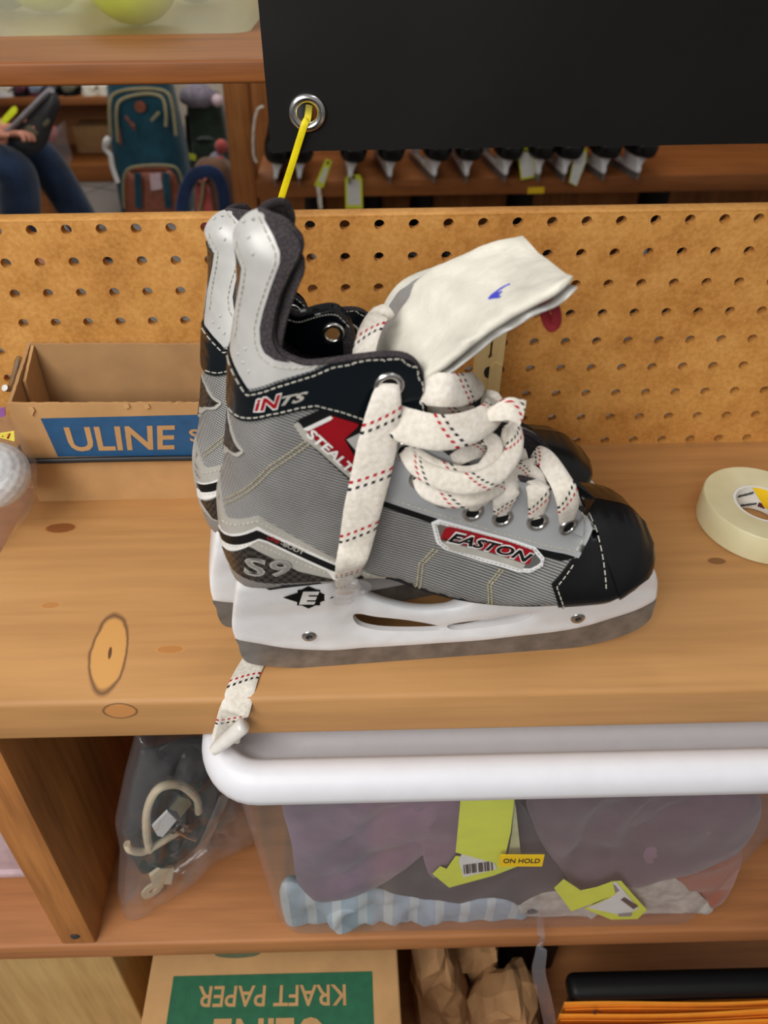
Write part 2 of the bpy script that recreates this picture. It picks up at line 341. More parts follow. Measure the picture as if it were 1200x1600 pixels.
class MB:
    def __init__(s): s.v = []; s.f = []; s.uv = {}
    def add(s, vs, fs):
        o = len(s.v); s.v += [tuple(map(float, x)) for x in vs]; s.f += [tuple(i + o for i in f) for f in fs]; return o
    def box(s, lo, hi, bevel=0.0, seg=2, mat=None):
        bm = bmesh.new(); bmesh.ops.create_cube(bm, size=1)
        for v in bm.verts:
            v.co = Vector([lo[k] + (v.co[k] + .5) * (hi[k] - lo[k]) for k in range(3)])
        if bevel: bmesh.ops.bevel(bm, geom=bm.edges[:], offset=bevel, segments=seg, affect='EDGES', profile=.5)
        if mat is not None: bm.transform(mat)
        s.bm(bm); return s
    def bm(s, bm):
        bm.verts.index_update(); s.add([v.co[:] for v in bm.verts], [[v.index for v in f.verts] for f in bm.faces]); bm.free(); return s
    def tube(s, pts, r, seg=10, closed=False, caps=True, sx=1.0, sy=1.0):
        P = [Vector(p) for p in pts]; N = len(P); rs = r if hasattr(r, '__len__') else [r] * N
        vs = []; up = None
        for i in range(N):
            if closed: t = (P[(i + 1) % N] - P[i - 1])
            else: t = P[min(i + 1, N - 1)] - P[max(i - 1, 0)]
            if t.length < 1e-9: t = Vector((0, 0, 1))
            t.normalize()
            if up is None:
                up = Vector((0, 0, 1)) if abs(t.z) < .9 else Vector((1, 0, 0))
            up = (up - t * up.dot(t))
            if up.length < 1e-6: up = t.orthogonal()
            up.normalize(); sd = t.cross(up)
            for k in range(seg):
                a = 2 * PI * k / seg; vs.append(P[i] + (sd * math.cos(a) * sx + up * math.sin(a) * sy) * rs[i])
        fs = []
        for i in range(N if closed else N - 1):
            j = (i + 1) % N
            for k in range(seg):
                l = (k + 1) % seg; fs.append((i * seg + k, i * seg + l, j * seg + l, j * seg + k))
        if caps and not closed:
            fs.append(tuple(range(seg))[::-1]); fs.append(tuple((N - 1) * seg + k for k in range(seg)))
        s.add(vs, fs); return s
    def ribbon(s, pts, nrm, width, th=.0015, v0=0.0):
        """flat strap along pts, faces towards nrm; uv = metres along, 0..1 across"""
        P = [Vector(p) for p in pts]; N = len(P); Ws = width if hasattr(width, '__len__') else [width] * N
        vs = []; uv = []; d = v0
        prof = [(-1, -.35), (-.86, .7), (-.45, 1), (0, 1.08), (.45, 1), (.86, .7), (1, -.35), (.8, -1), (0, -1), (-.8, -1)]
        K = len(prof)
        for i in range(N):
            t = (P[min(i + 1, N - 1)] - P[max(i - 1, 0)]).normalized()
            n = Vector(nrm[i] if hasattr(nrm[0], '__len__') else nrm); n = (n - t * n.dot(t)).normalized(); b = t.cross(n)
            if i: d += (P[i] - P[i - 1]).length
            for (a, h) in prof:
                vs.append(P[i] + b * a * Ws[i] / 2 + n * h * th / 2); uv.append((d, a * .5 + .5 if h > -.9 else .0))
        fs = [(i * K + k, i * K + (k + 1) % K, (i + 1) * K + (k + 1) % K, (i + 1) * K + k) for i in range(N - 1) for k in range(K)]
        fs.append(tuple(range(K))[::-1]); fs.append(tuple((N - 1) * K + k for k in range(K)))
        o = s.add(vs, fs)
        for i, u in enumerate(uv): s.uv[o + i] = u
        return s
    def lathe(s, prof, c, axis=(0, 0, 1), seg=32, closed=False, rng=2 * PI):
        ax = Vector(axis).normalized(); e1 = ax.orthogonal().normalized(); e2 = ax.cross(e1); c = Vector(c); vs = []
        K = len(prof)
        for k in range(seg):
            a = rng * k / seg; d = e1 * math.cos(a) + e2 * math.sin(a)
            for (r, h) in prof: vs.append(c + d * r + ax * h)
        fs = []
        for k in range(seg):
            l = (k + 1) % seg
            for i in range(K if closed else K - 1):
                j = (i + 1) % K; fs.append((k * K + i, l * K + i, l * K + j, k * K + j))
        s.add(vs, fs); return s
    def sphere(s, c, r, seg=24, rings=14, sc=(1, 1, 1), rot=None):
        vs = []; fs = []
        R = rot or Matrix.Identity(3)
        for i in range(rings + 1):
            th = PI * i / rings
            for k in range(seg):
                a = 2 * PI * k / seg
                vs.append(Vector(c) + R @ Vector((r * sc[0] * math.sin(th) * math.cos(a), r * sc[1] * math.sin(th) * math.sin(a), r * sc[2] * math.cos(th))))
        for i in range(rings):
            for k in range(seg):
                l = (k + 1) % seg; fs.append((i * seg + k, (i + 1) * seg + k, (i + 1) * seg + l, i * seg + l))
        s.add(vs, fs); return s
    def prism(s, poly, ext):
        """poly: list of 3D points (planar), extruded by ext"""
        n = len(poly); e = Vector(ext); P = [Vector(p) for p in poly]
        s.add(P + [p + e for p in P], [tuple(range(n))[::-1], tuple(range(n, 2 * n))] + [(i, (i + 1) % n, n + (i + 1) % n, n + i) for i in range(n)]); return s
    def grid(s, fn, nu, nv, closeu=False):
        o = len(s.v); vs = [fn(i / (nu if closeu else nu - 1), j / (nv - 1)) for i in range(nu) for j in range(nv)]
        fs = [(i * nv + j, ((i + 1) % nu) * nv + j, ((i + 1) % nu) * nv + j + 1, i * nv + j + 1) for i in range(nu if closeu else nu - 1) for j in range(nv - 1)]
        s.add(vs, fs); return s
    def slab(s, fn, nu, nv, th):
        """sheet fn(u,v) -> point, given thickness along its normal, closed all round"""
        A = [[Vector(fn(i / (nu - 1), j / (nv - 1))) for j in range(nv)] for i in range(nu)]
        B = []
        for i in range(nu):
            row = []
            for j in range(nv):
                du = A[min(i + 1, nu - 1)][j] - A[max(i - 1, 0)][j]; dv = A[i][min(j + 1, nv - 1)] - A[i][max(j - 1, 0)]
                n = du.cross(dv); n = n.normalized() if n.length > 1e-12 else Vector((0, 0, 1)); row.append(A[i][j] + n * th)
            B.append(row)
        vs = [p for r in A for p in r] + [p for r in B for p in r]; K = nu * nv
        fs = []
        for i in range(nu - 1):
            for j in range(nv - 1):
                a, b, c, d = i * nv + j, (i + 1) * nv + j, (i + 1) * nv + j + 1, i * nv + j + 1
                fs.append((d, c, b, a)); fs.append((K + a, K + b, K + c, K + d))
        ring = [(0, j) for j in range(nv)] + [(i, nv - 1) for i in range(1, nu)] + [(nu - 1, j) for j in range(nv - 2, -1, -1)] + [(i, 0) for i in range(nu - 2, 0, -1)]
        idx = [i * nv + j for i, j in ring]
        for k in range(len(idx)):
            a, b = idx[k], idx[(k + 1) % len(idx)]; fs.append((b, a, K + a, K + b))
        s.add(vs, fs); return s

def root_of(o):
    while o.parent: o = o.parent
    return o
def link(name, mb, mat, parent=None, smooth=35, label=None, local=False, fix=True):
    """ONE mesh object; vertices are given in world space unless the root is flagged local"""
    me = bpy.data.meshes.new(name)
    off = Vector((0, 0, 0))
    if parent is not None and not local:
        r = root_of(parent)
        if not r.get('_local'): off = Vector(r.location)
    me.from_pydata([Vector(v) - off for v in mb.v], [], mb.f)
    if mb.uv:
        ul = me.uv_layers.new(name='UVMap')
        for lp in me.loops: ul.data[lp.index].uv = mb.uv.get(lp.vertex_index, (0, 0))
    if fix:
        bm = bmesh.new(); bm.from_mesh(me); bmesh.ops.recalc_face_normals(bm, faces=bm.faces[:]); bm.to_mesh(me); bm.free()
    if smooth:
        me.polygons.foreach_set('use_smooth', [True] * len(me.polygons)); me.set_sharp_from_angle(angle=math.radians(smooth))
    for m_ in (mat if isinstance(mat, (list, tuple)) else [mat]): me.materials.append(m_)
    me.update()
    o = bpy.data.objects.new(name, me); COL.objects.link(o)
    if parent is not None: o.parent = parent
    if label: o['label'] = label
    return o
def thing(name, label, cat, loc=(0, 0, 0), group=None, local=False):
    o = bpy.data.objects.new(name, None); COL.objects.link(o); o.empty_display_size = .02
    o.location = tuple(map(float, loc)); o['label'] = label; o['category'] = cat
    if group: o['group'] = group
    if local: o['_local'] = 1
    return o
def tag(o, label, cat, group=None):
    o['label'] = label; o['category'] = cat
    if group: o['group'] = group
    return o
def single(name, mb, mat, label, cat, group=None, smooth=35):
    """a thing that is one mesh: its origin goes to the middle of its base"""
    A = np.array(mb.v); c = Vector(((A[:, 0].min() + A[:, 0].max()) / 2, (A[:, 1].min() + A[:, 1].max()) / 2, A[:, 2].min()))
    mb.v = [tuple(Vector(v) - c) for v in mb.v]
    o = link(name, mb, mat, None, smooth, local=True); o.location = c
    return tag(o, label, cat, group)
def structure(name, mb, mat, smooth=0):
    o = link(name, mb, mat, None, smooth); o['kind'] = 'structure'; return o
def copy_tree(o, parent=None):
    c = o.copy(); COL.objects.link(c)
    if parent: c.parent = parent
    for ch in [x for x in bpy.data.objects if x.parent == o]: copy_tree(ch, c)
    return c

def text_mesh(body, bold=0.0, shear=0.0, spacing=1.0, res=3):
    """glyph outlines as a flat triangulated mesh scaled to the unit box: returns (verts 0..1, faces)"""
    cu = bpy.data.curves.new('glyphs', 'FONT'); cu.body = body; cu.offset = bold; cu.shear = shear; cu.space_character = spacing
    cu.resolution_u = res; cu.fill_mode = 'FRONT'
    o = bpy.data.objects.new('glyphs', cu); COL.objects.link(o)
    dg = bpy.context.evaluated_depsgraph_get(); me = o.evaluated_get(dg).to_mesh()
    V = np.array([v.co[:2] for v in me.vertices]); F = [tuple(p.vertices) for p in me.polygons]
    o.evaluated_get(dg).to_mesh_clear(); bpy.data.objects.remove(o); bpy.data.curves.remove(cu)
    lo = V.min(0); hi = V.max(0); return (V - lo) / (hi - lo), F
def text_on(mb, body, quad, lift=(0, 0, 0), **kw):
    """text laid into the 3D quad (bottom-left, bottom-right, top-right, top-left)"""
    V, F = text_mesh(body, **kw); a, b, c, d = [np.array(q, float) for q in quad]; lift = np.array(lift, float)
    mb.add([(1 - x) * (1 - y) * a + x * (1 - y) * b + x * y * c + (1 - x) * y * d + lift for x, y in V], F); return mb

# ---- 2D polygon tools (millimetres or pixels)
def inside(P, poly):
    P = np.atleast_2d(P); x, y = P[:, 0], P[:, 1]; r = np.zeros(len(P), bool); n = len(poly); j = n - 1
    for i in range(n):
        xi, yi = poly[i]; xj, yj = poly[j]
        if yi != yj:
            c = ((yi > y) != (yj > y)) & (x < (xj - xi) * (y - yi) / (yj - yi) + xi); r ^= c
        j = i
    return r
def dist_poly(P, L, closed=False):
    """distance to a polyline and the nearest point on it"""
    P = np.atleast_2d(np.array(P, float)); L = np.array(L, float)
    A = L if closed else L[:-1]; B = np.roll(L, -1, 0) if closed else L[1:]
    D = B - A; dd = (D ** 2).sum(1) + 1e-12
    t = np.clip((((P[:, None, :] - A[None]) * D[None]).sum(2)) / dd[None], 0, 1)
    Q = A[None] + t[..., None] * D[None]; ds = np.linalg.norm(P[:, None, :] - Q, axis=2); k = ds.argmin(1)
    return ds[np.arange(len(P)), k], Q[np.arange(len(P)), k]
def fill(poly, step, holes=(), rings=()):
    """triangulate a polygon with interior points; returns verts, tris, boundary loops (index lists)"""
    loops = [np.array(poly)] + [np.array(h) for h in holes]
    pts = []; edges = []; bl = []
    for lp in loops:
        o = len(pts); n = len(lp); pts += list(map(tuple, lp)); edges += [(o + i, o + (i + 1) % n) for i in range(n)]; bl.append(list(range(o, o + n)))
    lo = np.min(loops[0], 0); hi = np.max(loops[0], 0); C = []
    y = lo[1]; k = 0
    while y < hi[1]:
        x = lo[0] + (k % 2) * step / 2
        while x < hi[0]: C.append((x, y)); x += step
        y += step * .866; k += 1
    def ok(C, dmin):
        if not len(C): return C
        C = np.array(C); m = inside(C, loops[0])
        for h in loops[1:]: m &= ~inside(C, h)
        C = C[m]
        for lp in loops:
            if len(C): C = C[dist_poly(C, lp, True)[0] > dmin]
        return C
    big = max(rings) if rings else 0
    for d in rings:
        lp = loops[0]; t = np.roll(lp, -1, 0) - np.roll(lp, 1, 0); n = np.stack([-t[:, 1], t[:, 0]], 1); n /= np.linalg.norm(n, axis=1)[:, None] + 1e-9
        ar = .5 * np.sum(lp[:, 0] * np.roll(lp[:, 1], -1) - np.roll(lp[:, 0], -1) * lp[:, 1])
        c = ok(lp + n * d * (1 if ar > 0 else -1), d * .93); pts += [tuple(p) for p in c]
    C = ok(C, big + step * .45 if rings else step * .45); pts += [tuple(p) for p in C]
    r = delaunay_2d_cdt([Vector(p) for p in pts], edges, [], 0, 1e-7)
    V = np.array([v[:] for v in r[0]]); T = np.array([f for f in r[2] if len(f) == 3])
    ct = V[T].mean(1); m = inside(ct, loops[0])
    for h in loops[1:]: m &= ~inside(ct, h)
    T = T[m]
    omap = {}
    for new, olds in enumerate(r[3]):
        for q in olds: omap[q] = new
    bl = [[omap.get(i, i) for i in b] for b in bl]
    return V, [tuple(int(i) for i in t) for t in T], bl
# ================================================================== shelf unit, pegboard
XL, XR, YF, YB = -0.262, 0.62, -0.2435, 0.0
unit = thing('shelf_unit', 'orange pine shelf unit holding the pair of skates, with a compartment shelf underneath', 'shelf', (0, 0, -0.72))
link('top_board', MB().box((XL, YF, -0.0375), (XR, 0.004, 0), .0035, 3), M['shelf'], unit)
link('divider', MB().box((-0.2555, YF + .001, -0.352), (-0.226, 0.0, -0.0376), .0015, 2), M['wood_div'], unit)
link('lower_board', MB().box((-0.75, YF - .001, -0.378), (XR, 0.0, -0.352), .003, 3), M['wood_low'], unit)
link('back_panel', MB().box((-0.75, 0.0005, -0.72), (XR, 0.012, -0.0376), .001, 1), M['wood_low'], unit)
link('lower_divider', MB().box((-0.60, YF + .006, -0.72), (-0.222, -0.02, -0.3785), .001, 1), M['ply'], unit, label='pale plywood panel closing the bottom left')
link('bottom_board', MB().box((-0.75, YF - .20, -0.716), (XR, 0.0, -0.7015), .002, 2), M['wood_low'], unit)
link('screw', MB().lathe([(0, .0012), (.003, .001), (.0042, 0)], (-0.2405, YF + .0008, -0.336), (0, -1, 0), 14), M['dark'], unit)

# pegboard with real holes: 1 inch grid
PEG = 0.0254; X0 = -0.2261 - 0.0; TOPZ = 0.1884 + 0.20749 - 0.20749
def pegboard():
    mb = MB(); nx0, nx1 = -9, 24; R = .0040; th = .007; seg = 12
    zrow = [0.39594 - 0.18844 - r * PEG for r in range(9)]
    xcol = [-0.2261 + c * PEG for c in range(nx0, nx1 + 1)]
    def ringpts(x, z, y, r): return [(x + r * math.cos(2 * PI * (k + .5) / seg), y, z + r * math.sin(2 * PI * (k + .5) / seg)) for k in range(seg)]
    for x in xcol:
        for r, z in enumerate(zrow):
            zt = z + PEG / 2; zb = z - PEG / 2
            if r == 0: zt = 0.2140
            if r == 8: zb = 0.0
            if zb >= z - R: continue
            hx = PEG / 2; per = []
            for k in range(seg):
                a = 2 * PI * (k + .5) / seg; c, s_ = math.cos(a), math.sin(a)
                t = min(hx / abs(c) if abs(c) > 1e-6 else 9, (zt - z) / s_ if s_ > 1e-6 else 9, (z - zb) / -s_ if s_ < -1e-6 else 9)
                per.append((x + c * t, z + s_ * t))
            # corners
            outer = [];
            for k in range(seg):
                outer.append(per[k]); a, b = per[k], per[(k + 1) % seg]
                if abs(a[0] - b[0]) > 1e-6 and abs(a[1] - b[1]) > 1e-6:
                    cx = a[0] if abs(abs(a[0] - x) - hx) < 1e-6 else b[0]; cz = a[1] if (abs(a[1] - zt) < 1e-6 or abs(a[1] - zb) < 1e-6) else b[1]
                    outer.append((cx, cz))
                else: outer.append(None)
            for (y, fl) in ((0.0, False), (th, True)):
                o = len(mb.v); ins = ringpts(x, z, y, R); mb.v += ins; idx = {}
                for k in range(2 * seg):
                    if outer[k] is not None: idx[k] = len(mb.v); mb.v.append((outer[k][0], y, outer[k][1]))
                for k in range(seg):
                    l = (k + 1) % seg; f = [o + k, idx[2 * k]]
                    if (2 * k + 1) in idx: f.append(idx[2 * k + 1])
                    f += [idx[(2 * l) % (2 * seg)], o + l]
                    mb.f.append(tuple(f[::-1] if fl else f))
                if not fl: o1 = o
                else:
                    for k in range(seg): l = (k + 1) % seg; mb.f.append((o1 + k, o1 + l, o + l, o + k))
    xa = xcol[0] - PEG / 2; xb = xcol[-1] + PEG / 2
    mb.box((xa, -.0001, .2128), (xb, .0140, .2152), .0008, 2)
    return mb
pb = single('pegboard', pegboard(), M['peg'], 'tan pegboard with rows of round holes standing behind the skates', 'pegboard', smooth=30)

# the sales floor around the unit
fl = structure('floor', MB().box((-3.5, -1.8, -0.74), (3.5, 4.3, -0.72)), M['tile'])
wbk = structure('wall_back', MB().box((-3.5, 4.3, -0.74), (3.5, 4.4, 2.2)), M['wallp'])
# ================================================================== hockey skate
def skate_matrix(o, yaw, lean):
    return Matrix.Translation(o) @ Matrix.Rotation(yaw, 4, 'Z') @ Matrix.Rotation(-lean, 4, 'X')
NEAR = skate_matrix((-0.0633, -0.2226, 0.0), math.radians(3.4), 0.0)
NEAR_I = np.array(NEAR.inverted())
CAML = NEAR_I[:3, :3] @ CAM + NEAR_I[:3, 3]
def lray(px, py): return NEAR_I[:3, :3] @ ray(px, py)
def at_v(px, py, v):
    """point of the near skate's lengthwise plane v millimetres towards the viewer's side, as (u, w) in mm"""
    r = lray(px, py); t = (-v / 1000 - CAML[1]) / r[1]; p = CAML + r * t
    return np.array([p[0], p[2]]) * 1000

BACK = [at_v(x, y, 0) for x, y in ((378, 892), (358, 868), (346, 825), (341, 790), (341, 760), (349, 720), (357, 650), (358, 600), (361, 540), (370, 470), (371, 410), (367, 365), (386, 337), (408, 328))]
SOLE = [at_v(*p) for p in ((378, 892, 0), (398, 903, 12), (440, 908, 19), (520, 906, 24), (560, 903, 26), (605, 905, 28), (650, 918, 28), (700, 930, 29), (745, 938, 30), (800, 943, 31), (868, 941, 31), (940, 930, 29), (985, 912, 26), (1010, 895, 20))]
TOE = [SOLE[-1]] + [at_v(*p) for p in ((1017, 868, 12), (1015, 838, 8), (1005, 808, 4), (985, 786, 2), (958, 775, 0), (930, 770, 0), (905, 768, 0))]
for k in range(3, 8): TOE[k] = TOE[k] - np.array([0, 6.0])
OPEN = [TOE[-1]] + [at_v(*p) for p in ((880, 770, 22), (820, 757, 27), (740, 738, 28), (700, 715, 30), (674, 690, 28), (664, 655, 26))]
COLLAR = [OPEN[-1]] + [at_v(*p) for p in ((660, 605, 25), (652, 577, 25), (635, 561, 25), (605, 557, 25), (560, 563, 26), (520, 571, 27), (480, 577, 28), (450, 569, 28), (432, 556, 27), (424, 533, 25), (426, 505, 23), (435, 468, 22), (450, 430, 19), (465, 398, 17), (469, 381, 16), (461, 362, 13), (447, 344, 9), (432, 334, 5))] + [BACK[-1]]
E1 = resample(catmull(BACK, 6), 2.0); E2 = resample(catmull(SOLE, 6), 2.0); E3 = resample(catmull(TOE, 6), 2.0)
E4 = resample(catmull(OPEN, 6), 2.0); E5 = resample(catmull(COLLAR, 6), 2.0)
OUT = np.vstack([E2[:-1], E3[:-1], E4[:-1], E5[:-1], E1[::-1][:-1]])
NB = (len(E2) - 1) + (len(E3) - 1)                     # first OPEN vertex index
NO = (len(E4) - 1) + (len(E5) - 1)
BC = np.array([(15, 95, 28), (8, 140, 30), (40, 105, 33), (60, 150, 34), (40, 190, 33), (20, 215, 29), (60, 225, 27), (90, 222, 25), (95, 195, 26), (95, 170, 31), (100, 130, 36),
               (130, 100, 41), (170, 90, 44), (210, 85, 44), (240, 85, 41), (120, 150, 27), (145, 142, 24), (175, 130, 25), (205, 115, 36), (15, 245, 25), (22, 270, 21), (30, 290, 15), (35, 270, 20)], float)
def bw(P):
    d2 = ((P[:, None, :] - BC[None, :, :2]) ** 2).sum(2); w = np.exp(-d2 / (2 * 20.0 ** 2)) + 1e-9
    return (w * BC[None, :, 2]).sum(1) / w.sum(1)
def Vb(P, clamp=False):
    """half width of the boot (mm) at side-view points P (mm)"""
    P = np.atleast_2d(np.array(P, float)).copy(); ins = inside(P, OUT) | (dist_poly(P, OUT, True)[0] < .06)
    if clamp:
        q = dist_poly(P, OUT, True)[1]; P[~ins] = q[~ins]; ins[:] = True
    f = np.ones(len(P))
    for E, r in ((E1, 24.0), (E2, 11.0), (E3, 36.0)):
        d = np.minimum(dist_poly(P, E)[0] / r, 1); f *= np.sqrt(np.maximum(0, 1 - (1 - d) ** 2.2))
    return np.where(ins, bw(P) * f, 0)
def uw(px, py, off=0.0, V=None):
    """side-view position of the surface point seen at a pixel"""
    v = 30.0
    for _ in range(8):
        p = at_v(px, py, v + off); v = .5 * v + .5 * (V(p) if V else Vb(p, True)[0])
    return at_v(px, py, v + off)
def clampP(P):
    P = np.atleast_2d(np.array(P, float)).copy(); ins = inside(P, OUT); q = dist_poly(P, OUT, True)[1]; P[~ins] = q[~ins]; return P
def surfN(P):
    h = .8; a = (Vb(P + [h, 0]) - Vb(P - [h, 0])) / (2 * h); b = (Vb(P + [0, h]) - Vb(P - [0, h])) / (2 * h)
    # open edges: one-sided width drop must not tilt the normal
    a = np.clip(a, -6, 6); b = np.clip(b, -6, 6)
    op = dist_poly(P, np.vstack([E4, E5]))[0] < 1.2
    cl = np.minimum(np.minimum(dist_poly(P, E1)[0], dist_poly(P, E2)[0]), dist_poly(P, E3)[0]) > 3
    a = np.where(op & cl, np.clip(a, -.4, .4), a); b = np.where(op & cl, np.clip(b, -.4, .4), b)
    n = np.stack([-a, np.ones(len(P)), -b], 1); n /= np.linalg.norm(n, axis=1)[:, None]
    return n                                            # in (u, v, w)
def far_bend(P):
    """the far collar flap is folded back towards the heel"""
    a = np.clip((P[:, 1] - 192) / 28, 0, 1); b = np.clip((P[:, 0] - 40) / 50, 0, 1)
    return a * a * (3 - 2 * a) * b * 26.0
def S(P, off, side=1):
    P = clampP(P); v = Vb(P); n = surfN(P)
    u = P[:, 0] + n[:, 0] * off - (far_bend(P) if side < 0 else 0); vv = v + n[:, 1] * off; w = P[:, 1] + n[:, 2] * off
    return np.stack([u, -side * vv, w], 1) / 1000
def P_of(pxs, smooth=0, V=None):
    Q = [uw(x, y, 0, V) for x, y in pxs]
    return catmull(Q, smooth, True) if smooth else Q

def shell(mb, inset=0.0, drop=0.0):
    V2, T, bl = fill(OUT, 4.0, rings=(.25, 1.0, 2.4, 4.5))
    v = np.maximum(Vb(V2) - inset, 0); n = len(V2)
    cl = np.minimum(np.minimum(dist_poly(V2, E1)[0], dist_poly(V2, E2)[0]), dist_poly(V2, E3)[0]) < 1e-4
    v[cl] = 0
    A = [(p[0] / 1000, -a / 1000, p[1] / 1000) for p, a in zip(V2, v)]; vs = list(A); mp = []; fb = far_bend(V2) / 1000
    for i in range(n):
        if cl[i]: mp.append(i)
        else: mp.append(len(vs)); vs.append((A[i][0] - fb[i], -A[i][1], A[i][2]))
    mb.add(vs, [t for t in T] + [tuple(mp[i] for i in t[::-1]) for t in T]); return mb
def patch(mb, poly, off, sides=(1,), step=3.2, th=.9):
    poly = resample(np.array(poly), 1.1, closed=True); poly = clampP(poly)
    keep = [0]
    for i in range(1, len(poly)):
        if np.linalg.norm(poly[i] - poly[keep[-1]]) > .9: keep.append(i)
    poly = poly[keep]
    V2, T, bl = fill(poly, step); b = bl[0]; lowP = V2[b]
    for sd in sides:
        top = S(V2, off, sd); low = S(lowP, off - th, sd); n = len(top); k = len(b)
        fs = [t if sd > 0 else t[::-1] for t in T]
        for i in range(k):
            q = (b[i], b[(i + 1) % k], n + (i + 1) % k, n + i); fs.append(q if sd < 0 else q[::-1])
        mb.add(list(top) + list(low), fs)
    return mb
def stitch(mb, line, off, sides=(1,), gap=3.2, ln=2.2, r=.34):
    L_ = resample(np.array(line), .5); s = np.arange(len(L_)) * .5
    for sd in sides:
        C = S(L_, off, sd); k = 0
        while k + int(ln / .5) < len(C):
            mb.tube([C[k], C[k + int(ln / 1.0)] , C[k + int(ln / .5)]], r / 1000, 5); k += int(gap / .5)
    return mb
def label_on(mb, body, quad, off, sides=(1,), **kw):
    V, F = text_mesh(body, **kw); a, b, c, d = [uw(*q) for q in quad]
    P = np.array([(1 - x) * (1 - y) * a + x * (1 - y) * b + x * y * c + (1 - x) * y * d for x, y in V])
    for sd in sides: mb.add(S(P, off, sd), F)
    return mb
def shrink(poly, d):
    poly = np.array(poly, float); t = np.roll(poly, -1, 0) - np.roll(poly, 1, 0); n = np.stack([-t[:, 1], t[:, 0]], 1); n /= np.linalg.norm(n, axis=1)[:, None] + 1e-9
    ar = .5 * np.sum(poly[:, 0] * np.roll(poly[:, 1], -1) - np.roll(poly[:, 0], -1) * poly[:, 1]); return poly + n * d * (1 if ar > 0 else -1)

